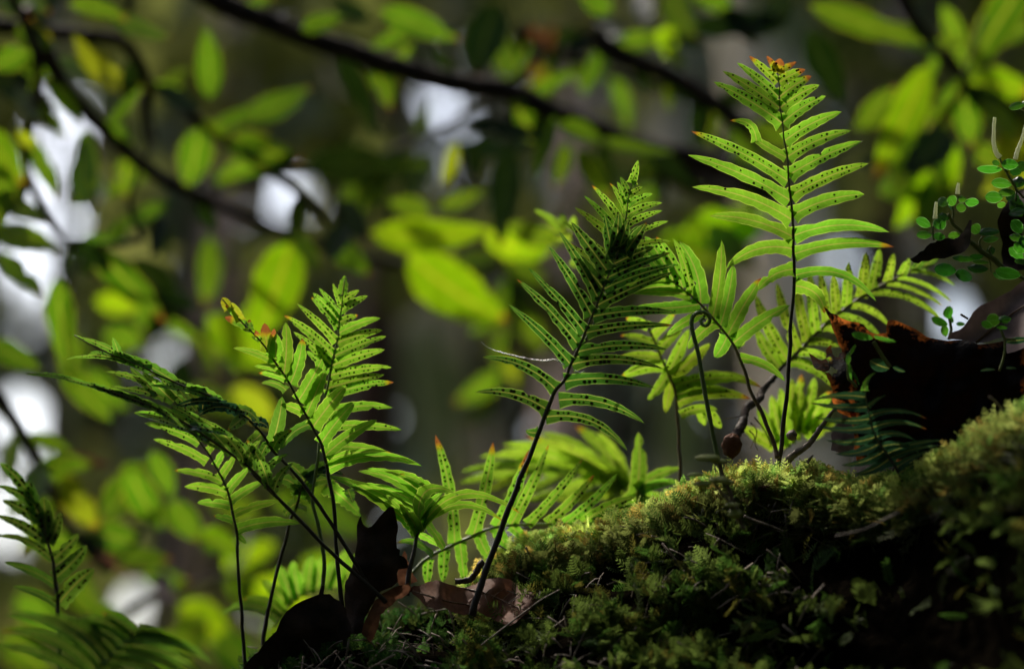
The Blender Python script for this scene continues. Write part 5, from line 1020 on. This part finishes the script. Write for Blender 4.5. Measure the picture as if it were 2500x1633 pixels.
branch('grey forked twig with long bright leaves at the upper right', [(2090, -20), (2130, 60), (2190, 130), (2240, 190), (2210, 250), (2160, 310), (2090, 400)], (2.2, 2.25), 20, 10,
    [(1880, 10, 2150, 100, 34, Mi), (2160, 150, 2030, 420, 48, L_, .1), (2190, 250, 2080, 460, 62, Mi, .1), (2220, 330, 2080, 530, 56, L_, -.1), (2200, 300, 2100, 400, 50, Dk, .3, -.06), (2400, -60, 2245, 185, 52, Mi, .1), (2190, 10, 2245, 165, 26, Mi), (2255, 190, 2400, 215, 46, L_), (2050, 60, 2200, 120, 24, Mi), (1880, 70, 1960, 240, 42, Dk), (2240, 200, 2400, 300, 34, Dk), (2380, 280, 2330, 420, 50, Ye, 0), (2400, 420, 2280, 450, 46, Ye), (2260, 340, 2360, 440, 36, Mi),
     (2150, 90, 2020, 50, 26, Mi), (2300, 90, 2400, 60, 30, Mi), (2280, 230, 2380, 330, 30, L_), (2060, 250, 1980, 300, 30, Mi), (2000, 300, 2080, 200, 34, Mi), (2040, 450, 2180, 400, 40, Mi), (2200, 400, 2140, 560, 46, Mi)], [([(2240, 190), (2260, 120), (2290, 40)], 8, 6)], 'bark')
branch('leafy spray hanging at the left edge in front of the bright sky gaps', [(20, -20), (60, 60), (90, 160), (80, 260), (60, 360), (90, 470), (150, 560), (210, 575), (330, 560)], (2.1, 2.2), 16, 9,
    [(-20, 160, 130, 260, 46, Dk, .3), (-30, 300, 60, 430, 44, L_), (40, 60, 130, 110, 34, Mi), (60, 120, -20, 160, 34, Mi), (215, 572, 385, 750, 52, Mi, .5), (200, 470, 200, 320, 32, Mi), (30, 440, -20, 550, 34, Mi), (-20, 540, 140, 590, 38, L_), (0, 590, 100, 690, 26, L_), (130, 645, 148, 850, 38, Mi), (-30, 800, 95, 860, 34, Mi), (180, 560, 260, 640, 26, Dk), (110, 190, 190, 290, 24, Mi), (40, 200, 100, 290, 26, Mi), (0, 380, 30, 500, 34, Mi),
     (230, 180, 170, 80, 22, Ye), (0, 0, 120, 30, 40, Mi), (160, 10, 300, 50, 24, Mi), (250, 30, 400, 90, 26, Mi), (370, 500, 350, 600, 22, Dk), (140, 860, 260, 980, 34, Mi), (100, 120, 70, 40, 30, Ye), (170, 480, 240, 420, 24, Mi), (0, 470, 110, 520, 30, Mi), (90, 340, 40, 300, 18, Ye), (250, 300, 330, 200, 16, Mi)],
    [([(210, 575), (150, 700), (170, 900)], 7, 5), ([(330, 560), (300, 470), (350, 340)], 9, 7)])
branch('mid-height leafy twig left of the scorched fern tip', [(200, 570), (300, 640), (380, 700), (450, 760), (520, 810), (600, 880), (680, 940)], (2.4, 2.5), 16, 9,
    [(488, 548, 470, 715, 34, Mi, .3), (370, 520, 375, 600, 22, Dk), (300, 600, 420, 740, 50, Dk), (480, 735, 650, 860, 56, L_), (540, 900, 640, 990, 36, Ye), (380, 730, 470, 800, 28, Mi), (220, 700, 330, 720, 30, L_), (240, 780, 330, 800, 40, Mi), (430, 830, 410, 970, 36, Dk), (520, 790, 560, 880, 26, Mi), (440, 900, 560, 960, 30, Mi), (660, 700, 560, 740, 36, L_), (200, 860, 300, 950, 34, Mi), (180, 780, 160, 900, 40, Mi)], ())
branch('slanting grey twig low at the left edge', [(-20, 900), (30, 970), (70, 1040), (110, 1120), (160, 1230), (260, 1330)], (2.2, 2.2), 22, 14,
    [(335, 1075, 235, 1235, 50, Mi), (300, 1090, 380, 1230, 44, Mi), (150, 1100, 230, 1230, 42, Ye, .2), (350, 1050, 400, 1160, 30, Mi), (100, 1080, 60, 1200, 36, Mi), (220, 1230, 330, 1260, 40, Mi), (260, 1290, 400, 1300, 30, Mi), (140, 1060, 260, 1080, 18, 'deadbrown'), (400, 1160, 470, 1260, 40, Mi), (460, 1250, 560, 1290, 40, L_)])
branch('low spray of blurred leaves filling the bottom left behind the ferns', [(200, 1520), (300, 1420), (400, 1370), (520, 1340), (640, 1300), (760, 1300)], (2.45, 2.5), 12, 8,
    [(420, 1400, 540, 1500, 50, L_), (520, 1320, 640, 1260, 44, L_), (600, 1340, 720, 1420, 56, L_), (480, 1430, 400, 1540, 46, Mi), (330, 1340, 440, 1350, 30, Mi), (240, 1400, 300, 1520, 44, Mi), (620, 1440, 720, 1560, 60, L_), (500, 1480, 600, 1580, 50, Mi), (350, 1480, 440, 1560, 46, L_), (200, 1300, 340, 1330, 24, 'deadbrown'), (360, 1330, 400, 1400, 26, 'deadgrey'), (160, 1340, 240, 1440, 40, Mi),
     (700, 1160, 860, 1240, 44, Mi), (600, 1200, 480, 1160, 40, Mi), (700, 1300, 840, 1350, 44, L_), (640, 1180, 760, 1130, 40, Mi), (60, 1240, 200, 1300, 36, Mi), (40, 1380, 160, 1480, 44, Mi), (0, 1480, 120, 1560, 50, Mi), (260, 1480, 180, 1560, 40, Dk), (300, 1200, 420, 1180, 36, Dk)])
branch('blurred leaves hanging behind the middle, right of the big lime leaf', [(1160, 560), (1180, 640), (1190, 740), (1170, 860), (1150, 960)], (2.6, 2.6), 10, 7,
    [(1180, 640, 1210, 780, 34, Mi, .4), (1170, 760, 1160, 880, 24, Mi, .4), (1170, 820, 1200, 900, 18, Ye), (1180, 580, 1270, 660, 30, Mi)])

# ------------------------------------------------------------------ unseen branch added above the picture, leaves set along the sun ray for shade
def added_shade_branch():
    W = [P(300, -1300, 2.3), P(1100, -1450, 2.35), P(1900, -1400, 2.4), P(2700, -1450, 2.4)]
    r = empty('leafy_branch', W[0], 'added unseen branch above the picture, its leaves placed to shade the ferns and moss', 'branch')
    tube('stem', W, .005, .003, 'bark', r, n=24, sides=8, rough=.2)
    for x, y, L, hw, ang, t, *dp in [(1470, 650, 230, 42, 15, .72), (1400, 720, 130, 30, 60, .66), (470, 1000, 420, 22, -28, .70), (620, 1130, 300, 60, -30, .7), (110, 1300, 420, 110, 55, .80, 1.52), (160, 1480, 420, 110, 10, .84, 1.50), (250, 1570, 560, 80, 0, .92, 1.42), (60, 1600, 400, 90, 0, .92, 1.42),
            (2180, 1050, 460, 110, 20, .70), (2380, 960, 460, 110, 10, .74), (2150, 960, 300, 70, 0, .68), (2300, 1560, 620, 110, 5, .92, 1.33), (2450, 1300, 300, 60, -10, .9, 1.38), (1950, 1500, 300, 90, 0, .9, 1.45), (2050, 1600, 300, 80, 0, .95, 1.4), (2480, 1450, 300, 80, 0, .9, 1.33), (900, 1560, 640, 70, 5, .84), (820, 1400, 330, 110, 70, .80), (700, 1500, 400, 110, 30, .82), (1700, 1530, 260, 70, 0, .9),
            (1560, 1420, 240, 30, 10, .86), (2000, 1300, 300, 40, 0, .84), (1310, 1480, 120, 25, 40, .85), (1745, 650, 60, 18, 70, .62), (2420, 640, 160, 60, 20, .66), (2300, 620, 140, 24, 10, .66), (1180, 1560, 160, 40, 0, .88)]:
        c = P(x, y, dp[0] if dp else 1.6) + SUN * t; a = math.radians(ang); ax = RGT * math.cos(a) + UPV * math.sin(a); ax = (ax - SUN * ax.dot(SUN)).normalized()
        l = L * PX() * .5; me = blade(c - ax * l, c + ax * l, hw * PX(), .03, SUN, fold=.1, shape='leaf', ripple=.05)
        obj('leaf', me, 'dark', r)
added_shade_branch()
